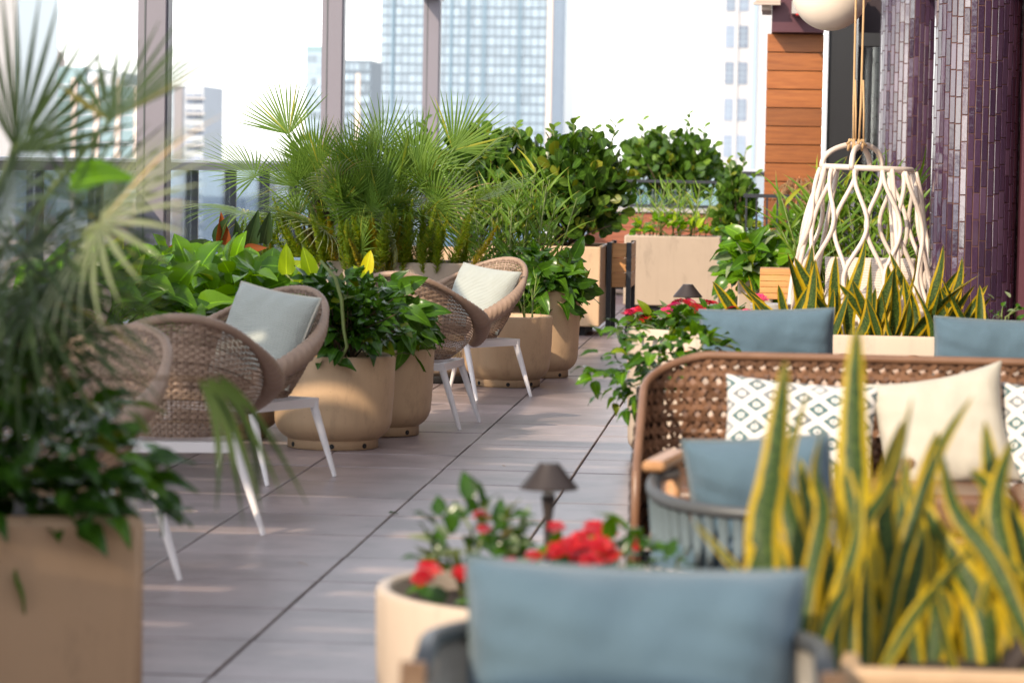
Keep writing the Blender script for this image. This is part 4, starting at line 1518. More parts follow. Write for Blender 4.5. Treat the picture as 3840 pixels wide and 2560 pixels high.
# ------------------------------------------------------------------ fan palms
def frond_mesh(mat, L=.42, seg=30, span=250, droop=.25, fold=.35, petiole=.45, w=.014, cup=.25, tipdroop=.3, spread=1.0):
    V, Q, UV = [], [], []
    rr = random.Random(rnd.random())
    for s in range(seg):
        a = R(-span / 2 + span * s / (seg - 1)) + rr.gauss(0, .012)
        ln = L * (.72 + .28 * math.cos(a * .62)) * rr.uniform(.92, 1.05)
        cz = cup * math.cos(a * .5) * .3
        b = len(V)
        n = 7
        dl = rr.uniform(-.05, .12)
        for i in range(n):
            t = i / (n - 1)
            wd = w * (min(1, t / .42) ** .9) * (1 - max(0, (t - .42) / .58) ** 1.3) + .0006
            r_ = ln * t
            x = math.sin(a) * r_
            y = math.cos(a) * r_
            z = cz * r_ * 1.2 - (tipdroop + dl) * ln * max(0, t - .35) ** 2 - droop * .10 * r_ * t * abs(math.sin(a))
            px, py = math.cos(a), -math.sin(a)
            for u in (-1, 0, 1):
                V.append((x + px * wd * u, y + py * wd * u, z - fold * wd * abs(u) + (s % 2) * .0004))
        for i in range(n - 1):
            for k in range(2):
                q = b + i * 3 + k
                Q.append((q, q + 1, q + 4, q + 3))
                for di, dk in ((0, 0), (0, 1), (1, 1), (1, 0)): UV.append(((k + dk) / 2, (i + di) / (n - 1)))
    # petiole
    b = len(V)
    for i in range(8):
        t = i / 7
        for k in range(5):
            an = 2 * PI * k / 5
            V.append((math.cos(an) * .0055 * (1.4 - .5 * (1 - t)), -petiole * (1 - t) + .01, math.sin(an) * .004 - .10 * petiole * (1 - t) ** 2 * 1.2))
    for i in range(7):
        for k in range(5):
            k2 = (k + 1) % 5
            Q.append((b + i * 5 + k, b + i * 5 + k2, b + i * 5 + 5 + k2, b + i * 5 + 5 + k))
            UV += [(.5, .1)] * 4
    return np_mesh('frond', V, Q, M[mat], True, UV)


def palm(base, trunk_h, specs, label, meshes, trunk_r=.06, crown_z=None):
    t = empty('fan_palm', base, 0, label, 'palm')
    for cx in sorted({s[6] for s in specs})[:6]:
        h_ = cx[2]
        prof = [(trunk_r * 1.25, -.05)] + [(trunk_r * (1.0 + .15 * ((i % 2) - .5)), h_ * i / 9) for i in range(10)] + [(trunk_r * .4, h_ + .05)]
        MB().lathe(prof, 14, cx=cx[0], cy=cx[1]).build('trunk', M['fibre'], t, smooth=True)
    for az, el, pl, sc, tw, mi, cx, tilt in specs:
        # petiole base at the crown; leaf blade hub at distance pl along (az, el)
        d = Vector((math.sin(az) * math.cos(el), math.cos(az) * math.cos(el), math.sin(el)))
        d = (d + Vector((tilt * .8, -.12, 0))).normalized()
        hub = Vector(cx) + d * pl
        up = Vector((-math.sin(az) * math.sin(el), -math.cos(az) * math.sin(el), math.cos(el)))
        Mx = frame_M(hub, d + Vector((0, 0, .12)), up, sc, tw)
        put('frond', meshes[mi], t, M=Mx)
    return t


FR = [frond_mesh('palm', .42, 26, 200, .2, .35, .40, w=.0068, tipdroop=.2), frond_mesh('palm', .44, 28, 230, .4, .3, .45, w=.0065, tipdroop=.5), frond_mesh('palm', .40, 22, 125, .1, .45, .36, w=.007, tipdroop=.05, cup=.4),
      frond_mesh('palm', .42, 26, 250, .6, .25, .42, w=.0065, tipdroop=.95), frond_mesh('palm_pale', .38, 22, 210, .4, .3, .42, w=.006, tipdroop=.7)]
specs = []
for (ox, oy, oz, cnt, tilt) in ((-.22, -.02, .30, 18, -.22), (.0, .02, .40, 18, .0), (.24, 0, .32, 18, .22), (-.05, -.22, .20, 15, -.05), (.14, -.20, .16, 10, .1)):
    for k in range(cnt):
        az = k * 2.39996 + rnd.gauss(0, .3)
        u = k / (cnt - 1)
        el = R(82 - (92 if oy > -.1 else 78) * u + rnd.gauss(0, 11))
        specs.append((az, el, rnd.uniform(.18, .38), rnd.uniform(.68, .98), rnd.gauss(0, .9), rnd.choice((0, 2, 2) if u < .5 else (0, 1, 4, 3)), (ox, oy, oz), tilt))
specs += [(R(-35), R(66), .50, .95, .3, 2, (-.26, 0, .38), -.25), (R(40), R(56), .50, 1.0, -1.1, 2, (.28, 0, .36), .35), (R(-88), R(2), .50, 1.1, .1, 1, (-.22, 0, .30), 0), (R(86), R(14), .50, 1.1, .2, 0, (.24, 0, .30), 0), (R(-75), R(28), .52, 1.0, .3, 0, (-.22, 0, .30), 0), (R(70), R(34), .5, 1.05, .2, 0, (.24, 0, .32), 0)]
palm((-2.62, 18.85, .70), .2, specs, 'large fan palm in the wide stone beige planter', FR, .06)

# near blurred palm of the corner planter
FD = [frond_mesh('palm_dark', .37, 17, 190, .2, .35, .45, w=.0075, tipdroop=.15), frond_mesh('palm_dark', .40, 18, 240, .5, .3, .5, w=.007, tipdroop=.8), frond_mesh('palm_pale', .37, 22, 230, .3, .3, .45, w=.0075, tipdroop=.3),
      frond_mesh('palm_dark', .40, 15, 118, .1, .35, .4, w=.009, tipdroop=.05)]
nearpalm = empty('fan_palm', (-1.95, 6.85, .53), 0, 'dark blurred fan palm in the near corner planter at the left', 'palm')
MB().lathe([(.075, -.05), (.07, .1), (.06, .25), (.02, .32)], 14).build('trunk', M['fibre'], nearpalm, smooth=True)


def frond_at(root, v, Y, tip_v, tipY, mi, meshes, sc=1.0, up=(0, -.6, .8), base=None):
    """hub at a point, blade towards another point"""
    hx, hz = vx(v[0], Y), vz(v[1], Y, v[0])
    tx, tz = vx(tip_v[0], tipY), vz(tip_v[1], tipY, tip_v[0])
    h = Vector((hx, Y, hz)) - Vector(root.location)
    tp = Vector((tx, tipY, tz)) - Vector(root.location)
    d = tp - h
    o = put('frond', meshes[mi], root, M=frame_M(h, d, up, sc))
    return o


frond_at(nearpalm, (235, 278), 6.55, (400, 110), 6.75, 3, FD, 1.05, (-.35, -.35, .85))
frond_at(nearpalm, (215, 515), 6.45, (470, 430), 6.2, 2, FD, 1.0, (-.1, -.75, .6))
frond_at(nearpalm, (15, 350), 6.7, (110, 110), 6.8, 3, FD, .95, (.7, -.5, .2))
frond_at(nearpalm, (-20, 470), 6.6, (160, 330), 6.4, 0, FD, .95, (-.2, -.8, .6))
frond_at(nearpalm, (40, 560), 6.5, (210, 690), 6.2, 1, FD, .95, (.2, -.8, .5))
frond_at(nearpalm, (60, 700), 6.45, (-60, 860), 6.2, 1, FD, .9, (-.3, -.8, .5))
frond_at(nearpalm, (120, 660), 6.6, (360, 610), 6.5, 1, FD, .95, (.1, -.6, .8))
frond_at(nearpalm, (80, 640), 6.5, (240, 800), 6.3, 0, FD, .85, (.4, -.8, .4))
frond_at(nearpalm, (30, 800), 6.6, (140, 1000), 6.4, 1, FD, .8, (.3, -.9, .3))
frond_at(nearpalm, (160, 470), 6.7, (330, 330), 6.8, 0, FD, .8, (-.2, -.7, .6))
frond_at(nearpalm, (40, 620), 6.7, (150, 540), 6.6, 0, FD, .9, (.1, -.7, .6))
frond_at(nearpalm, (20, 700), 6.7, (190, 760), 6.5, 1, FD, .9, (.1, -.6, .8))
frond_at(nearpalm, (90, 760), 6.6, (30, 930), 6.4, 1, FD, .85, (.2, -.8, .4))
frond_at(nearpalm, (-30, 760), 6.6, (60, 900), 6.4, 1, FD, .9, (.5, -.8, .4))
sb = MB()
for v0, Y0 in (((235, 278), 6.55), ((215, 515), 6.45), ((15, 330), 6.7), ((120, 660), 6.6), ((80, 640), 6.5), ((160, 470), 6.7)):
    p = Vector((vx(v0[0], Y0), Y0, vz(v0[1], Y0, v0[0]))) - Vector(nearpalm.location)
    sb.tube([(0, 0, .2), Vector((p.x * .45, p.y * .6, .2 + (p.z - .2) * .6)), p], [.009, .008, .006], 6)
sb.build('petioles', M['palm_stem'], nearpalm, smooth=True)
# drooping narrow leaf over the aisle
dr = MB()
V, Q, UV = [], [], []
for q, (v1, v2, v3) in enumerate((((455, 880), (520, 960), (498, 1195)), ((460, 880), (535, 960), (600, 1200)), ((462, 878), (548, 950), (640, 1160)), ((458, 885), (500, 970), (540, 1240)), ((462, 878), (556, 945), (690, 1195)), ((458, 882), (560, 1010), (560, 1180)))):
    P = [Vector((vx(a[0], 6.3), 6.3 + .04 * q, vz(a[1], 6.3, a[0]))) - Vector(nearpalm.location) for a in (v1, v2, v3)]
    b = len(V)
    for i in range(9):
        t = i / 8
        p = P[0] * (1 - t) ** 2 + P[1] * 2 * t * (1 - t) + P[2] * t * t
        w_ = .011 * min(1, t * 5 + .2) * (1 - t ** 2.2) + .001
        V += [(p.x - w_, p.y, p.z + w_ * .3), (p.x + w_, p.y - .006, p.z + w_ * .3)]
    for i in range(8):
        Q.append((b + 2 * i, b + 2 * i + 1, b + 2 * i + 3, b + 2 * i + 2))
        UV += [(0, i / 8), (1, i / 8), (1, (i + 1) / 8), (0, (i + 1) / 8)]
put('frond', np_mesh('frond', V, Q, M['palm_dark'], True, UV), nearpalm)
sb = MB().tube([(0, 0, .22), (.25, -.3, .34), Vector((vx(456, 6.3), 6.35, vz(880, 6.3, 456))) - Vector(nearpalm.location)], [.006, .004, .003], 6)
sb.build('petiole', M['twig'], nearpalm, smooth=True)

bush('leafy_plant', (-1.88, 6.72, .52), (.08, -.05, .14), (.47, .36, .28), 260, ['dark', 'dark', 'dark', 'arrow'], (.065, .115), 'dark leafy plant hanging over the edge of the near corner planter', droop=.35, low=-.7, inner=300)
o = put('leaf', LV['philo'][0], nearpalm, M=frame_M((vx(150, 6.5) + 1.95, -.38, vz(425, 6.5, 150) - .53), (.75, -.1, .22), (-.2, -.6, .8), .14))

# ------------------------------------------------------------------ philodendrons and leafy shrubs on the left
for bx, by, n, lab in ((-2.70, 14.60, 110, 'bright green philodendron directly behind the sage pillow'),
                       (-3.20, 14.0, 120, 'bright green philodendron at the left, behind the palm fronds'),
                       (-3.10, 15.75, 120, 'bright green philodendron in the rear planter'),
                       ):
    bush('philodendron', (bx, by, .42), (.06, -.02, .16), (.48, .36, .30), n + 25, ['philo'] * 5 + ['arrow'], (.11, .19), lab, group='philodendrons behind the wicker chairs', droop=.1, upw=.45, jit=.75, low=-.15, up_leaf=(-.1, -.7, .7), nstem=14, stem_r=.005, inner=60)
th = empty('leafy_shoot', (-2.25, 14.45, .42), 0, 'lime green new leaves on long stalks above the philodendron', 'plant')
sb = MB()
for (v, Y, dvec, s) in (((705, 605), 14.4, (-.25, -.1, .9), .15), ((655, 600), 14.4, (.0, -.1, .9), .15), ((846, 605), 14.6, (.2, 0, .9), .12), ((828, 640), 14.6, (-.4, 0, .8), .13), ((690, 640), 14.4, (.3, -.2, .8), .12)):
    p = Vector((vx(v[0], Y), Y, vz(v[1], Y, v[0]))) - Vector(th.location)
    sb.tube([(p.x * .3, 0, 0), (p.x * .8 + .05, -.02, p.z * .7), p - Vector((0, 0, s * .45))], [.006, .005, .004], 6)
    put('leaf', rnd.choice(LV['new']), th, M=frame_M(p - Vector(dvec) * s * .5, dvec, (.2, -.9, .2), s))
sb.build('stems', M['cane_stem'], th, smooth=True)
vn = empty('climbing_stem', (-1.98, 13.95, .40), 0, 'thick green trailing stem curling down beside the pillowed chair', 'plant')
MB().tube([Vector((vx(a, 13.9), 13.9, vz(b, 13.9, a))) - Vector(vn.location) for a, b in ((735, 600), (770, 640), (786, 690), (792, 760), (800, 800), (782, 838))], [.006, .009, .009, .008, .008, .006], 8).build('stem', M['cane_stem'], vn, smooth=True)

bush('glossy_shrub', (-2.05, 14.20, .40), (0, -.02, .16), (.30, .30, .28), 230, ['dark'] * 6 + ['arrow'], (.06, .11), 'dark glossy shrub in the big round tan planter', droop=.1, upw=.3, inner=260, low=-.25, nstem=16, stem='twig')
bush('arrowhead_plant', (-1.95, 14.95, .40), (.0, -.04, .12), (.25, .27, .26), 110, ['arrow'] * 5 + ['dark'], (.09, .15), 'arrowhead vine with long leaves drooping over its round planter', droop=.75, upw=.45, low=-.6, inner=120, jit=.5, up_leaf=(.25, -.75, .5))

# rubber leaves by the railing
rb = empty('rubber_plant', (-3.35, 18.2, .45), 0, 'rubber plant with rust coloured leaf backs by the railing', 'plant')
for (v, w2, kd, s) in (((505, 585), (510, 490), 'canna_r', .26), ((492, 560), (525, 495), 'canna', .22), ((565, 570), (590, 500), 'canna', .26), ((600, 560), (618, 505), 'canna', .24), ((415, 575), (370, 590), 'canna_r', .2),
                       ((440, 580), (520, 568), 'canna', .26), ((560, 585), (600, 572), 'canna_r', .2), ((480, 575), (430, 560), 'canna', .2), ((540, 560), (545, 520), 'canna', .18), ((350, 600), (330, 575), 'canna_r', .22), ((250, 600), (200, 580), 'canna', .26), ((300, 610), (260, 590), 'canna_r', .24)):
    p = Vector((vx(v[0], 18.2), 18.2, vz(v[1], 18.2, v[0])))
    q = Vector((vx(w2[0], 18.2), 18.1, vz(w2[1], 18.2, w2[0])))
    put('leaf', rnd.choice(LV[kd]), rb, M=frame_M(p - Vector(rb.location), q - p, (rnd.uniform(-.4, .4), -.9, .35), s * 1.0))
MB().tube([(0, 0, -.42), (.05, 0, .0), (.1, 0, .2)], [.02, .016, .008], 8).build('stem', M['twig'], rb, smooth=True)
round_pot(-3.30, 18.25, .26, .42, 'round tan planter of the rubber plant by the railing')

# ------------------------------------------------------------------ foxtail ferns round the palm
def plume_mesh(mat, L=.34, rad=.046, n=520):
    V, Q = [], []
    rr = random.Random(rnd.random())
    for k in range(n):
        t = rr.random() ** .85
        a = rr.uniform(0, 2 * PI)
        r_ = rad * (1 - t) ** .5 * (.45 + .55 * min(1, t * 6)) * rr.uniform(.6, 1.05)
        z = t * L
        p = Vector((0, z, 0))
        q = Vector((math.cos(a) * r_, z + r_ * .75, math.sin(a) * r_))
        s_ = Vector((-math.sin(a), .2, math.cos(a))) * .0024
        b = len(V)
        V += [tuple(p - s_ * .6), tuple(p + s_ * .6), tuple(q + s_), tuple(q - s_)]
        Q.append((b, b + 1, b + 2, b + 3))
    return np_mesh('plume', V, Q, M[mat], False)


PL = [plume_mesh('fox'), plume_mesh('fox', .30, .04), plume_mesh('fox_y', .30, .035), plume_mesh('fox', .38, .038)]
ff = empty('foxtail_fern', (-2.42, 18.62, .70), 0, 'foxtail fern plumes filling the wide planter under the fan palm', 'fern')
for k in range(78):
    a = rnd.uniform(0, 2 * PI)
    r_ = rnd.random() ** .6
    p = Vector((math.cos(a) * .56 * r_, math.sin(a) * .26 * r_ - .04, -.02))
    d = Vector((p.x * .7 + rnd.gauss(0, .22), p.y * 1.0 + rnd.gauss(0, .2) - .15, 1))
    s = rnd.uniform(.85, 1.35)
    put('plume', PL[2 if (rnd.random() < .22) else rnd.choice((0, 1, 3))], ff, M=frame_M(p, d, (0, -1, .2), s))
ff2 = empty('foxtail_fern', (-3.20, 18.85, .53), 0, 'foxtail fern clump left of the fan palm by the rust leaves', 'fern')
for k in range(22):
    p = Vector((rnd.uniform(-.28, .06), rnd.uniform(-.06, .2), 0))
    put('plume', PL[2 if k % 5 == 0 else rnd.choice((0, 1, 3))], ff2, M=frame_M(p, (rnd.gauss(-.05, .35), rnd.gauss(-.1, .2), 1), (0, -1, .2), rnd.uniform(.9, 1.35)))
round_pot(-3.33, 18.98, .24, .53, 'round planter of the foxtail fern beside the palm planter')

# ------------------------------------------------------------------ bamboo grass, reeds
def cane_plant(name, base, n_stem, h, spread, label, leaf=(.13, .21), per=9, cat='plant', kinds=('bamboo',), lean=.25, group=None, extra=()):
    t = empty(name, base, 0, label, cat, group)
    sb = MB()
    for s in range(n_stem):
        a = rnd.uniform(0, 2 * PI)
        r_ = rnd.random() ** .6
        b0 = Vector((math.cos(a) * spread[0] * r_ * .7, math.sin(a) * spread[1] * r_ * .7, 0))
        hh = h * rnd.uniform(.6, 1.0)
        top = Vector((b0.x * 1.0 + b0.x * lean * 2 + rnd.gauss(0, .06), b0.y * 1.3 + rnd.gauss(0, .06), hh))
        if s < len(extra): b0, top = Vector(extra[s][0]), Vector(extra[s][1])
        mid = b0.lerp(top, .5) + Vector((rnd.gauss(0, .015), rnd.gauss(0, .015), 0))
        sb.tube([b0, mid, top], [.0055, .0045, .003], 6)
        for k in range(per):
            q = .28 + .72 * (k + rnd.random() * .6) / per
            p = b0.lerp(top, min(1, q))
            an = k * PI + rnd.gauss(0, .8)
            upk = .55 + .9 * q
            d = Vector((math.cos(an) * .8, math.sin(an) * .8, upk + rnd.gauss(0, .2)))
            put('leaf', rnd.choice(LV[rnd.choice(kinds)]), t, M=frame_M(p, d, (rnd.gauss(0, .5), -.6, .7), rnd.uniform(*leaf)))
    sb.build('stems', M['cane_stem'], t, smooth=True)
    return t


cane_plant('bamboo_grass', (-1.815, 19.95, .46), 36, .86, (.42, .26), 'tall bamboo like grass plant between the palm and the round tan planters', (.16, .25), 10,
           extra=[((.10, 0, 0), (.22, -.05, .88)), ((.12, .05, 0), (.31, 0, .80)), ((.05, 0, 0), (.12, -.1, .76)), ((0, 0, 0), (-.2, 0, .62)), ((.02, -.1, 0), (-.30, -.1, .45))])
cane_plant('bamboo_shoot', (-1.50, 18.30, .385), 4, .34, (.06, .05), 'few thin cane shoots growing in the squat tan planter', (.07, .11), 4, lean=0)
bush('drooping_shrub', (-1.50, 19.33, .53), (.02, -.05, .07), (.30, .28, .24), 150, ['arrow', 'dark', 'dark'], (.09, .16), 'leafy shrub with drooping dark leaves in the taller round planter', droop=.6, upw=.45, low=-.5, inner=140, jit=.5, up_leaf=(.25, -.7, .5))
cane_plant('reed_grass', (-.98, 28.42, .68), 22, .55, (.52, .16), 'pale reed grass in the beige trough planter before the bar', (.12, .2), 6, lean=.1)
bush('low_shrub', (-.98, 28.4, .68), (0, 0, .06), (.46, .18, .16), 70, ['philo', 'philo', 'new'], (.08, .12), 'low yellow green shrub among the reeds of the trough planter', droop=.1, upw=.6, low=0, nstem=6)

# ------------------------------------------------------------------ clusia bushes
def clusia(base, c, rad, n, inner, label, size=(.095, .14), sprigs=()):
    t = bush('clusia_bush', base, c, rad, n, ['clusia'] * 4 + ['clusia_l'], size, label, 'shrub', 'clusia hedge bushes', droop=.0, upw=.75, jit=.75, low=-.75, up_leaf='out', inner=inner, nstem=22, stem='twig', stem_r=.006, shell=.72)
    sb = MB()
    for p0, p1 in sprigs:
        p0, p1 = Vector(p0), Vector(p1)
        sb.tube([p0, p0.lerp(p1, .5) + Vector((.01, 0, 0)), p1], [.006, .005, .003], 6)
        for k in range(9):
            p = p0.lerp(p1, .3 + .7 * k / 8)
            an = k * 1.57 + rnd.gauss(0, .3)
            put('leaf', rnd.choice(LV['clusia_l' if k > 5 else 'clusia']), t, M=frame_M(p, (math.cos(an), math.sin(an) * .8, .8), (0, -.5, .8), rnd.uniform(.07, .10)))
    if sprigs: sb.build('sprigs', M['cane_stem'], t, smooth=True)
    return t


clusia((-1.72, 24.7, .68), (.02, 0, .46), (.50, .46, .46), 250, 1100, 'big clusia bush in the tall square planter', sprigs=[((-.3, 0, .6), (-.42, -.1, 1.0)), ((.05, 0, .7), (.05, -.1, 1.04)), ((.3, 0, .7), (.40, -.1, 1.02)), ((-.1, 0, .7), (-.12, -.1, .98)), ((.2, 0, .7), (.22, -.1, .97))])
clusia((-2.66, 24.9, .62), (.30, 0, .55), (.56, .42, .48), 230, 1000, 'clusia bush behind the right side of the fan palm', sprigs=[((.1, 0, .7), (.2, -.1, 1.10)), ((-.2, 0, .7), (-.26, -.1, 1.08)), ((.35, 0, .7), (.5, -.1, 1.03))])
box_pot(-3.2, -2.40, 24.5, 25.3, .66, 'tan planter of the clusia hidden behind the fan palm', 'tan', .07, .1)
clusia((-1.20, 34.2, .9), (0, 0, .45), (.62, .4, .42), 190, 700, 'clusia bush behind the bar with a tall sprig', (.10, .15), sprigs=[((.2, 0, .5), (.18, -.1, 1.06)), ((.3, 0, .5), (.36, -.1, .92)), ((-.3, 0, .5), (-.34, -.1, .98)), ((-.1, 0, .5), (-.12, -.1, .88))])
box_pot(-1.9, -.5, 33.8, 34.6, .9, 'planter of the clusia behind the bar', 'tan', .07, .1)
clusia((-.44, 31.2, .45), (0, 0, .42), (.20, .25, .48), 120, 260, 'narrow clusia bush between the bar and the cedar wall', sprigs=[((0, 0, .6), (.1, -.1, 1.1)), ((.0, 0, .5), (-.08, -.1, 1.0)), ((.05, 0, .4), (.2, -.1, .85))])
box_pot(-.66, -.24, 31.0, 31.4, .5, 'planter of the narrow clusia', 'tan', .05, .05)
bush('green_shrub', (.05, 30.0 - .45, .1), (-.02, 0, .42), (.40, .2, .42), 150, ['philo', 'arrow', 'dark'], (.07, .12), 'loose green shrub behind the picket fence', droop=.2, inner=260)
dp = empty('dry_plant', (.22, 29.75, .35), 0, 'dry brown weeping plant in front of the cedar wall', 'plant')
sb = MB()
for k in range(46):
    a = rnd.uniform(0, 2 * PI)
    top = Vector((math.cos(a) * .07, math.sin(a) * .05, rnd.uniform(.78, .95)))
    end = Vector((math.cos(a) * rnd.uniform(.16, .34), math.sin(a) * .2, rnd.uniform(.25, .78)))
    mid = (top + end) / 2 + Vector((math.cos(a) * .06, 0, .14))
    pts = [top * (1 - t) ** 2 + mid * 2 * t * (1 - t) + end * t * t for t in [i / 6 for i in range(7)]]
    sb.tube(pts, [.004] * 6 + [.002], 4)
    for i in range(1, 7):
        put('leaf', rnd.choice(LV['dry']), dp, M=frame_M(pts[i], (math.cos(a) * .5 + rnd.gauss(0, .4), rnd.gauss(0, .4), -.7), (0, -.8, .5), rnd.uniform(.07, .13)))
sb.tube([(0, 0, -.3), (0, 0, .85)], [.015, .01], 8)
sb.build('stems', M['dry'], dp, smooth=True)
bush('broadleaf_plant', (-.20, 24.05, .44), (.03, -.05, .14), (.30, .28, .30), 110, ['philo', 'arrow', 'arrow', 'pale'], (.12, .20), 'broad glossy leaves drooping beside the picket fence', droop=.7, upw=.5, low=-.5, inner=80, jit=.5, up_leaf=(-.15, -.75, .5))
bush('broadleaf_plant', (.22, 24.3, .44), (.0, 0, .14), (.24, .24, .26), 70, ['philo', 'arrow'], (.10, .17), 'green broadleaf plant left of the swing chair poles', droop=.5, upw=.5, low=-.4, inner=80)
box_pot(.08, .36, 24.2, 24.6, .49, 'small planter hidden behind the swing chair', 'tan', .05, .04)
# lady palms behind the swing chair
t = cane_plant('lady_palm', (.72, 22.6, .42), 22, .95, (.42, .22), 'lady palm with narrow leaves behind the swing chair', (.22, .34), 9, lean=.35)
t = cane_plant('lady_palm', (.40, 22.6, .42), 14, .80, (.30, .18), 'lady palm fanning out left of the swing chair', (.22, .36), 8, lean=.8)

# ------------------------------------------------------------------ red pentas
def flower_mesh():
    V, Q = [], []
    for k in range(16):
        a, r_ = k * 2.4, .024 * math.sqrt(k / 16)
        c = Vector((math.cos(a) * r_, math.sin(a) * r_, .014 - r_ * r_ * 14))
        for p in range(5):
            an = 2 * PI * p / 5 + k
            u = Vector((math.cos(an), math.sin(an), .25))
            s = Vector((-math.sin(an), math.cos(an), 0))
            b = len(V)
            V += [tuple(c), tuple(c + u * .006 + s * .0034), tuple(c + u * .0105), tuple(c + u * .006 - s * .0034)]
            Q.append((b, b + 1, b + 2, b + 3))
    return V, Q


_fv, _fq = flower_mesh()
FLW = {'petal': np_mesh('flower_head', _fv, _fq, M['petal'], False), 'petal_pink': np_mesh('flower_head', _fv, _fq, M['petal_pink'], False)}


def pentas(base, c, rad, nl, nf, label, size=(.05, .085), fsize=(1.0, 1.5), kinds=('arrow', 'arrow', 'philo', 'dark', 'pale'), spots=(), inner=0, droop=.25, low=-.35):
    t = bush('pentas', base, c, rad, nl, list(kinds), size, label, 'flowers', 'red pentas in the cream planters', droop=droop, upw=.45, low=low, nstem=12, stem_r=.003, inner=inner, inner_kind='arrow')
    for p, d in list(scatter(nf, c, rad, .1, .95)):
        put('flower_head', FLW[rnd.choice(('petal', 'petal', 'petal_pink'))], t, M=Matrix.Translation(p + d * .01) @ Matrix.Rotation(rnd.uniform(-.5, .5), 4, 'X') @ Matrix.Rotation(rnd.uniform(-.5, .5), 4, 'Y') @ Matrix.Scale(rnd.uniform(*fsize), 4))
    for p, s, kd in spots:
        put('flower_head', FLW[kd], t, M=Matrix.Translation(Vector(p) - Vector(base)) @ Matrix.Rotation(.5, 4, 'X') @ Matrix.Scale(s, 4))
    return t


def P3(v, u, Y): return (vx(v, Y), Y, vz(u, Y, v))


pentas((-.45, 14.1, .56), (.08, -.02, .04), (.36, .30, .12), 210, 22, 'red pentas bed with the far path lamp, left of the snake plants', inner=120,
       spots=[(P3(1620, 722, 13.95), 1.5, 'petal'), (P3(1690, 745, 13.9), 1.5, 'petal_pink'), (P3(1660, 735, 13.9), 1.2, 'petal'), (P3(1540, 718, 14), 1.2, 'petal_pink'), (P3(1750, 690, 14.4), 1.6, 'petal_pink'), (P3(1490, 735, 13.95), 1.2, 'petal')])
bush('trailing_vine', (-.36, 11.58, .49), (-.06, -.06, .10), (.30, .24, .22), 190, ['dark', 'philo', 'arrow'], (.045, .075), 'trailing green vine spilling over the left end of the sofa planter', droop=.5, low=-.8, upw=.4, inner=120)
pentas((-.50, 6.45, .40), (.02, -.05, .03), (.27, .24, .13), 80, 3, 'blurred red pentas in the pale round planter in the foreground', (.045, .075), (.7, .9), droop=.2,
       spots=[(P3(1000, 1325, 6.25), 1.08, 'petal'), (P3(985, 1345, 6.25), 0.94, 'petal'), (P3(1080, 1330, 6.3), 0.94, 'petal'), (P3(1120, 1195, 6.5), 0.72, 'petal'), (P3(1330, 1262, 6.35), 1.02, 'petal'), (P3(1400, 1262, 6.35), 1.02, 'petal'), (P3(1300, 1275, 6.3), 1.02, 'petal'), (P3(1420, 1285, 6.35), 0.94, 'petal'), (P3(1375, 1300, 6.3), 1.02, 'petal'), (P3(1128, 1225, 6.5), 0.65, 'petal'),
              (P3(1310, 1290, 6.5), 1.22, 'petal'), (P3(1360, 1255, 6.5), 1.30, 'petal'), (P3(1385, 1225, 6.5), 1.08, 'petal'), (P3(1295, 1220, 6.6), 0.79, 'petal'), (P3(1410, 1235, 6.6), 1.01, 'petal'), (P3(1340, 1285, 6.4), 1.08, 'petal'), (P3(1190, 1305, 6.4), 0.79, 'petal'), (P3(1480, 1260, 6.6), 0.72, 'petal'), (P3(1375, 1270, 6.4), 1.08, 'petal')])
bush('pentas_shoots', (-.66, 6.5, .42), (.02, 0, .08), (.13, .10, .15), 70, ['dark', 'dark', 'pale'], (.04, .068), 'grey green pentas shoots rising left of the near path lamp', 'flowers', droop=-.2, upw=.6, low=-.2, nstem=8)
bush('pentas_leaves', (-.32, 6.5, .42), (.02, -.05, .06), (.16, .12, .10), 30, ['philo', 'dark', 'arrow'], (.045, .075), 'bright green leaves below the blurred red flowers right of the near path lamp', 'flowers', droop=.1, low=-.2)

# ------------------------------------------------------------------ snake plants
def blade_mesh(L=1, W=.085, twist=.5, bend=.15, n=14, wave=0):
    V, Q, UV = [], [], []
    for i in range(n):
        t = i / (n - 1)
        w = W / 2 * min(1, .55 + t * 1.6) * (1 - t ** 3.2) ** .8 + .0008
        a = twist * t
        x0 = bend * t * t + wave * math.sin(t * 5.5)
        for k in range(5):
            u = 2 * k / 4 - 1
            dx, dz = u * w, -.22 * w * (1 - u * u) * 1.6
            V.append((x0 + dx * math.cos(a) - dz * math.sin(a), t, dx * math.sin(a) + dz * math.cos(a)))
    for i in range(n - 1):
        for k in range(4):
            q = i * 5 + k
            Q.append((q, q + 1, q + 6, q + 5))
            for di, dk in ((0, 0), (0, 1), (1, 1), (1, 0)): UV.append(((k + dk) / 4, (i + di) / (n - 1)))
    return np_mesh('blade', V, Q, M['snake'], True, UV)


BLW = [blade_mesh(1, .165, .6, .1), blade_mesh(1, .18, -.7, -.16, wave=.02), blade_mesh(1, .15, 1.3, .1, wave=-.03), blade_mesh(1, .19, .3, -.05), blade_mesh(1, .16, -1.2, .25), blade_mesh(1, .155, .8, -.28, wave=.03)]
BL = [blade_mesh(1, .090, .6, .16), blade_mesh(1, .098, -.7, -.2, wave=.03), blade_mesh(1, .078, 1.6, .12, wave=-.04), blade_mesh(1, .125, .3, -.05), blade_mesh(1, .084, -1.5, .30, wave=.02), blade_mesh(1, .084, 1.1, -.34, wave=.04)]


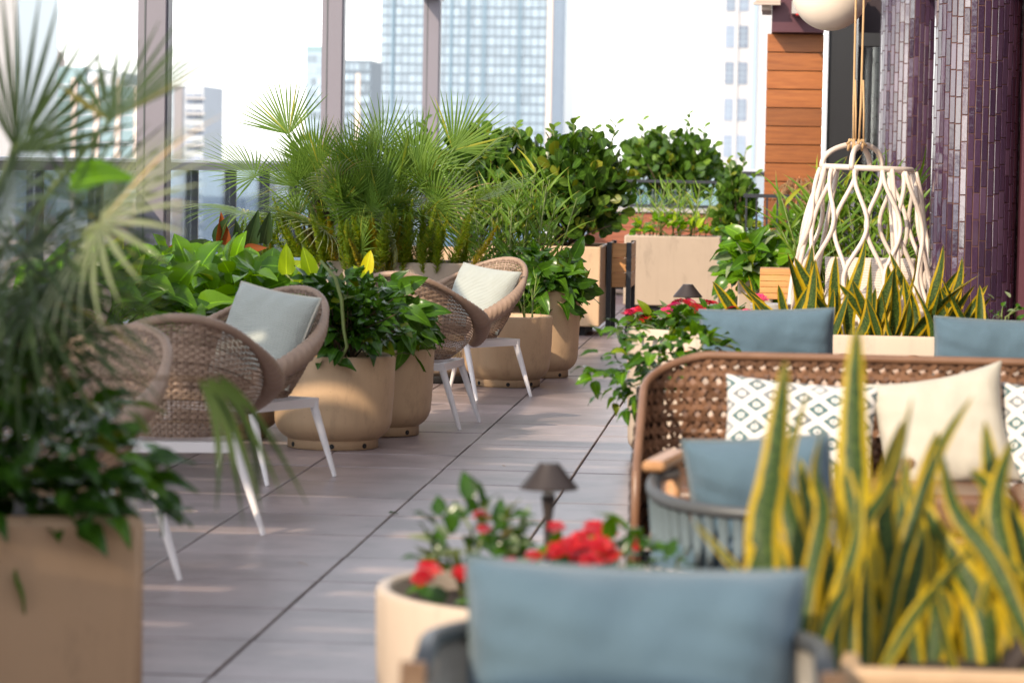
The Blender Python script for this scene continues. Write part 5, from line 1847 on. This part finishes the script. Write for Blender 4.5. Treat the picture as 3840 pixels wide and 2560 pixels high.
def snake_plant(base, spread, n, h, label, fixed=(), face=0.6, group=None, lean=.3, BL=BL):
    t = empty('snake_plant', base, 0, label, 'plant', group)
    for k in range(n):
        p = Vector((rnd.uniform(-1, 1) * spread[0], rnd.uniform(-1, 1) * spread[1], -.01))
        d = Vector((rnd.gauss(0, .28) + p.x / max(spread[0], .1) * lean * .6, rnd.gauss(0, .2), 1))
        put('blade', rnd.choice(BL), t, M=frame_M(p, d, (rnd.gauss(0, face), -1, 0), h * rnd.uniform(.55, 1.0)))
    for (p0, p1, mi, tw) in fixed:
        a, b = Vector(p0) - Vector(base), Vector(p1) - Vector(base)
        put('blade', BL[mi], t, M=frame_M(a, b - a, (tw, -1, 0), (b - a).length))
    return t


def SB(v0, v1, u1, Y, zb_=.5):
    return ((vx(v0, Y), Y, zb_), (vx(v1, Y), Y - .03, vz(u1, Y, v1)))


def traced_blade(root, pts, w, Y, twist=0.0, lean=.06):
    """one blade grown through a few points, bending as it rises"""
    P = [Vector((vx(a, Y + lean * i), Y + lean * i, vz(b, Y + lean * i, a))) - Vector(root.location) for i, (a, b) in enumerate(pts)]
    n = 16
    V, Q, UV = [], [], []
    def at(t):
        s = t * (len(P) - 1)
        i = min(int(s), len(P) - 2)
        f = s - i
        p0, p1, p2, p3 = P[max(i - 1, 0)], P[i], P[i + 1], P[min(i + 2, len(P) - 1)]
        return .5 * ((2 * p1) + (p2 - p0) * f + (2 * p0 - 5 * p1 + 4 * p2 - p3) * f * f + (3 * p1 - p0 - 3 * p2 + p3) * f ** 3)
    for i in range(n):
        t = i / (n - 1)
        c = at(t)
        tan = (at(min(1, t + .02)) - at(max(0, t - .02))).normalized()
        an = twist * (t - .4)
        side = tan.cross(Vector((math.sin(an), -math.cos(an), 0))).normalized()
        nr = side.cross(tan)
        hw = w / 2 * min(1, .6 + t * 1.4) * (1 - t ** 3.4) ** .8 + .0006
        for k in range(5):
            u = 2 * k / 4 - 1
            V.append(tuple(c + side * u * hw + nr * (.35 * hw * (1 - u * u))))
    for i in range(n - 1):
        for k in range(4):
            q = i * 5 + k
            Q.append((q, q + 1, q + 6, q + 5))
            for di, dk in ((0, 0), (0, 1), (1, 1), (1, 0)): UV.append(((k + dk) / 4, (i + di) / (n - 1)))
    put('blade', np_mesh('blade', V, Q, M['snake'], True, UV), root)


sp = snake_plant((.75, 5.4, .49), (.52, .20), 16, .36, 'big blurred snake plants with yellow edged blades at the right foreground', group='variegated snake plants')
more = []
for k in range(18):
    a = rnd.uniform(1790, 2340)
    h_ = rnd.uniform(1030, 1280)
    b_ = a + rnd.gauss(0, 60)
    more.append(([(a, 1560), (a + rnd.gauss(0, 22), 1400), ((a + b_) / 2 + rnd.gauss(0, 25), (h_ + 1400) / 2), (b_, h_)], rnd.uniform(.040, .062), rnd.uniform(5.42, 5.66), rnd.uniform(-1.4, 1.4)))
for pts, w, Y, tw in (
    ([(1800, 1560), (1770, 1250), (1790, 1080), (1815, 822)], .062, 5.25, .4),
    ([(1992, 1560), (1985, 1250), (1972, 1000), (1974, 738)], .066, 5.35, .2),
    ([(1988, 1560), (1975, 1380), (1995, 1215), (2065, 1090), (2105, 905)], .034, 5.2, 1.6),
    ([(1868, 1560), (1880, 1350), (1908, 1180), (1888, 1080), (1902, 985)], .036, 5.2, 2.2),
    ([(2012, 1560), (2002, 1350), (1972, 1150), (1935, 1010)], .040, 5.3, -1.2),
    ([(2400, 1500), (2300, 1290), (2205, 1160), (2165, 1000)], .040, 5.15, 1.5),
    ([(2380, 1560), (2335, 1330), (2300, 1150), (2332, 1005)], .050, 5.35, .6),
    ([(1815, 1560), (1790, 1390), (1725, 1320), (1612, 1200)], .022, 5.3, .5),
    ([(2040, 1560), (2090, 1290), (2160, 1050), (2240, 905)], .032, 5.4, -1.5),
    ([(2040, 1570), (2110, 1430), (2190, 1320), (2262, 1240)], .026, 5.12, 1.8),
    ([(1830, 1560), (1850, 1300), (1815, 1120), (1868, 890)], .034, 5.45, -1.4),
    ([(1900, 1560), (1870, 1330), (1825, 1160), (1790, 1010)], .050, 5.4, 1.0),
    ([(2110, 1560), (2150, 1330), (2135, 1150), (2165, 985)], .058, 5.5, .5),
    ([(1945, 1560), (1930, 1330), (1880, 1180), (1850, 1050)], .048, 5.5, -.6),
    ([(2030, 1560), (2060, 1330), (2045, 1130), (2085, 960)], .052, 5.5, 1.2),
    ([(1790, 1560), (1745, 1380), (1768, 1230), (1760, 1130)], .034, 5.2, 2.0),
    ([(1950, 1560), (1945, 1400), (1985, 1240), (1995, 1090)], .036, 5.18, -1.6),
    ([(2280, 1540), (2250, 1320), (2290, 1150), (2270, 960)], .056, 5.55, -.5),
    ([(1900, 1570), (1915, 1450), (1960, 1350), (1975, 1300)], .028, 5.1, 1.4),
    ([(2420, 1480), (2360, 1240), (2290, 1120), (2240, 1075)], .044, 5.45, -.9), *more):
    traced_blade(sp, pts, w, Y, tw)

fx = []
for (v0, v1, u1, Y, mi, tw) in ((1735, 1650, 640, 14.0, 3, .2), (1790, 1745, 622, 14.1, 5, .3), (1815, 1862, 630, 14.1, 0, .2), (1860, 1845, 575, 14.2, 1, .4), (1885, 1880, 590, 14.1, 3, .1), (1930, 1905, 585, 14.3, 0, .3), (1960, 1962, 545, 14.2, 2, .3),
                                 (1990, 1975, 640, 14.0, 4, .3), (2010, 2045, 600, 14.2, 0, .2), (2050, 2085, 615, 14.1, 1, .2), (2080, 2120, 640, 14.0, 5, .2), (2095, 2208, 600, 14.0, 4, .4), (2130, 2200, 640, 14.1, 0, .3), (1820, 1800, 650, 13.9, 3, .2),
                                 (2215, 2168, 655, 14.1, 3, .1), (2290, 2262, 712, 14.1, 1, .4), (2310, 2325, 740, 14.0, 0, .1), (1905, 1925, 660, 13.95, 3, .1), (2030, 2000, 680, 13.9, 3, .1), (1940, 1880, 640, 14.0, 1, .2), (2150, 2140, 560, 14.3, 2, .3)):
    fx.append(SB(v0, v1, u1, Y, .57) + (mi, tw))
snake_plant((.45, 14.1, .57), (.5, .22), 34, .46, 'snake plants with yellow edges behind the sofa, before the swing chair', fx, group='variegated snake plants', BL=BLW)
bush('grey_vine', (1.05, 14.1, .57), (0, 0, .10), (.12, .1, .14), 30, ['pale', 'arrow'], (.03, .055), 'small grey green vine in front of the nearest tiled column', droop=.1, nstem=8)

# ------------------------------------------------------------------ a few fallen leaves
for (v, u, k, s, lab) in ((1165, 1075, 'dry', .05, 'tiny dry leaf fallen on the deck left of the near path lamp'), (905, 1190, 'dark', .04, 'tiny dark leaf on the deck right of the chair legs'), (690, 1310, 'dry', .05, 'tiny dry leaf on the deck right of the corner planter'), (1290, 870, 'dry', .05, 'tiny dry leaf on the deck beside the taller round planter'), (960, 1480, 'dark', .035, 'tiny dark leaf on the deck nearest the lower border')):
    Y = 1.354 * 6943 / (u - (390 + .018 * (v - 1788)))
    o = put('fallen_leaf', LV[k][0], None, M=frame_M((vx(v, Y), Y, .006), (rnd.uniform(-1, 1), rnd.uniform(-1, 1), .05), (0, 0, 1), s))
    tag(o, lab, 'leaf', 'tiny leaves fallen on the deck')
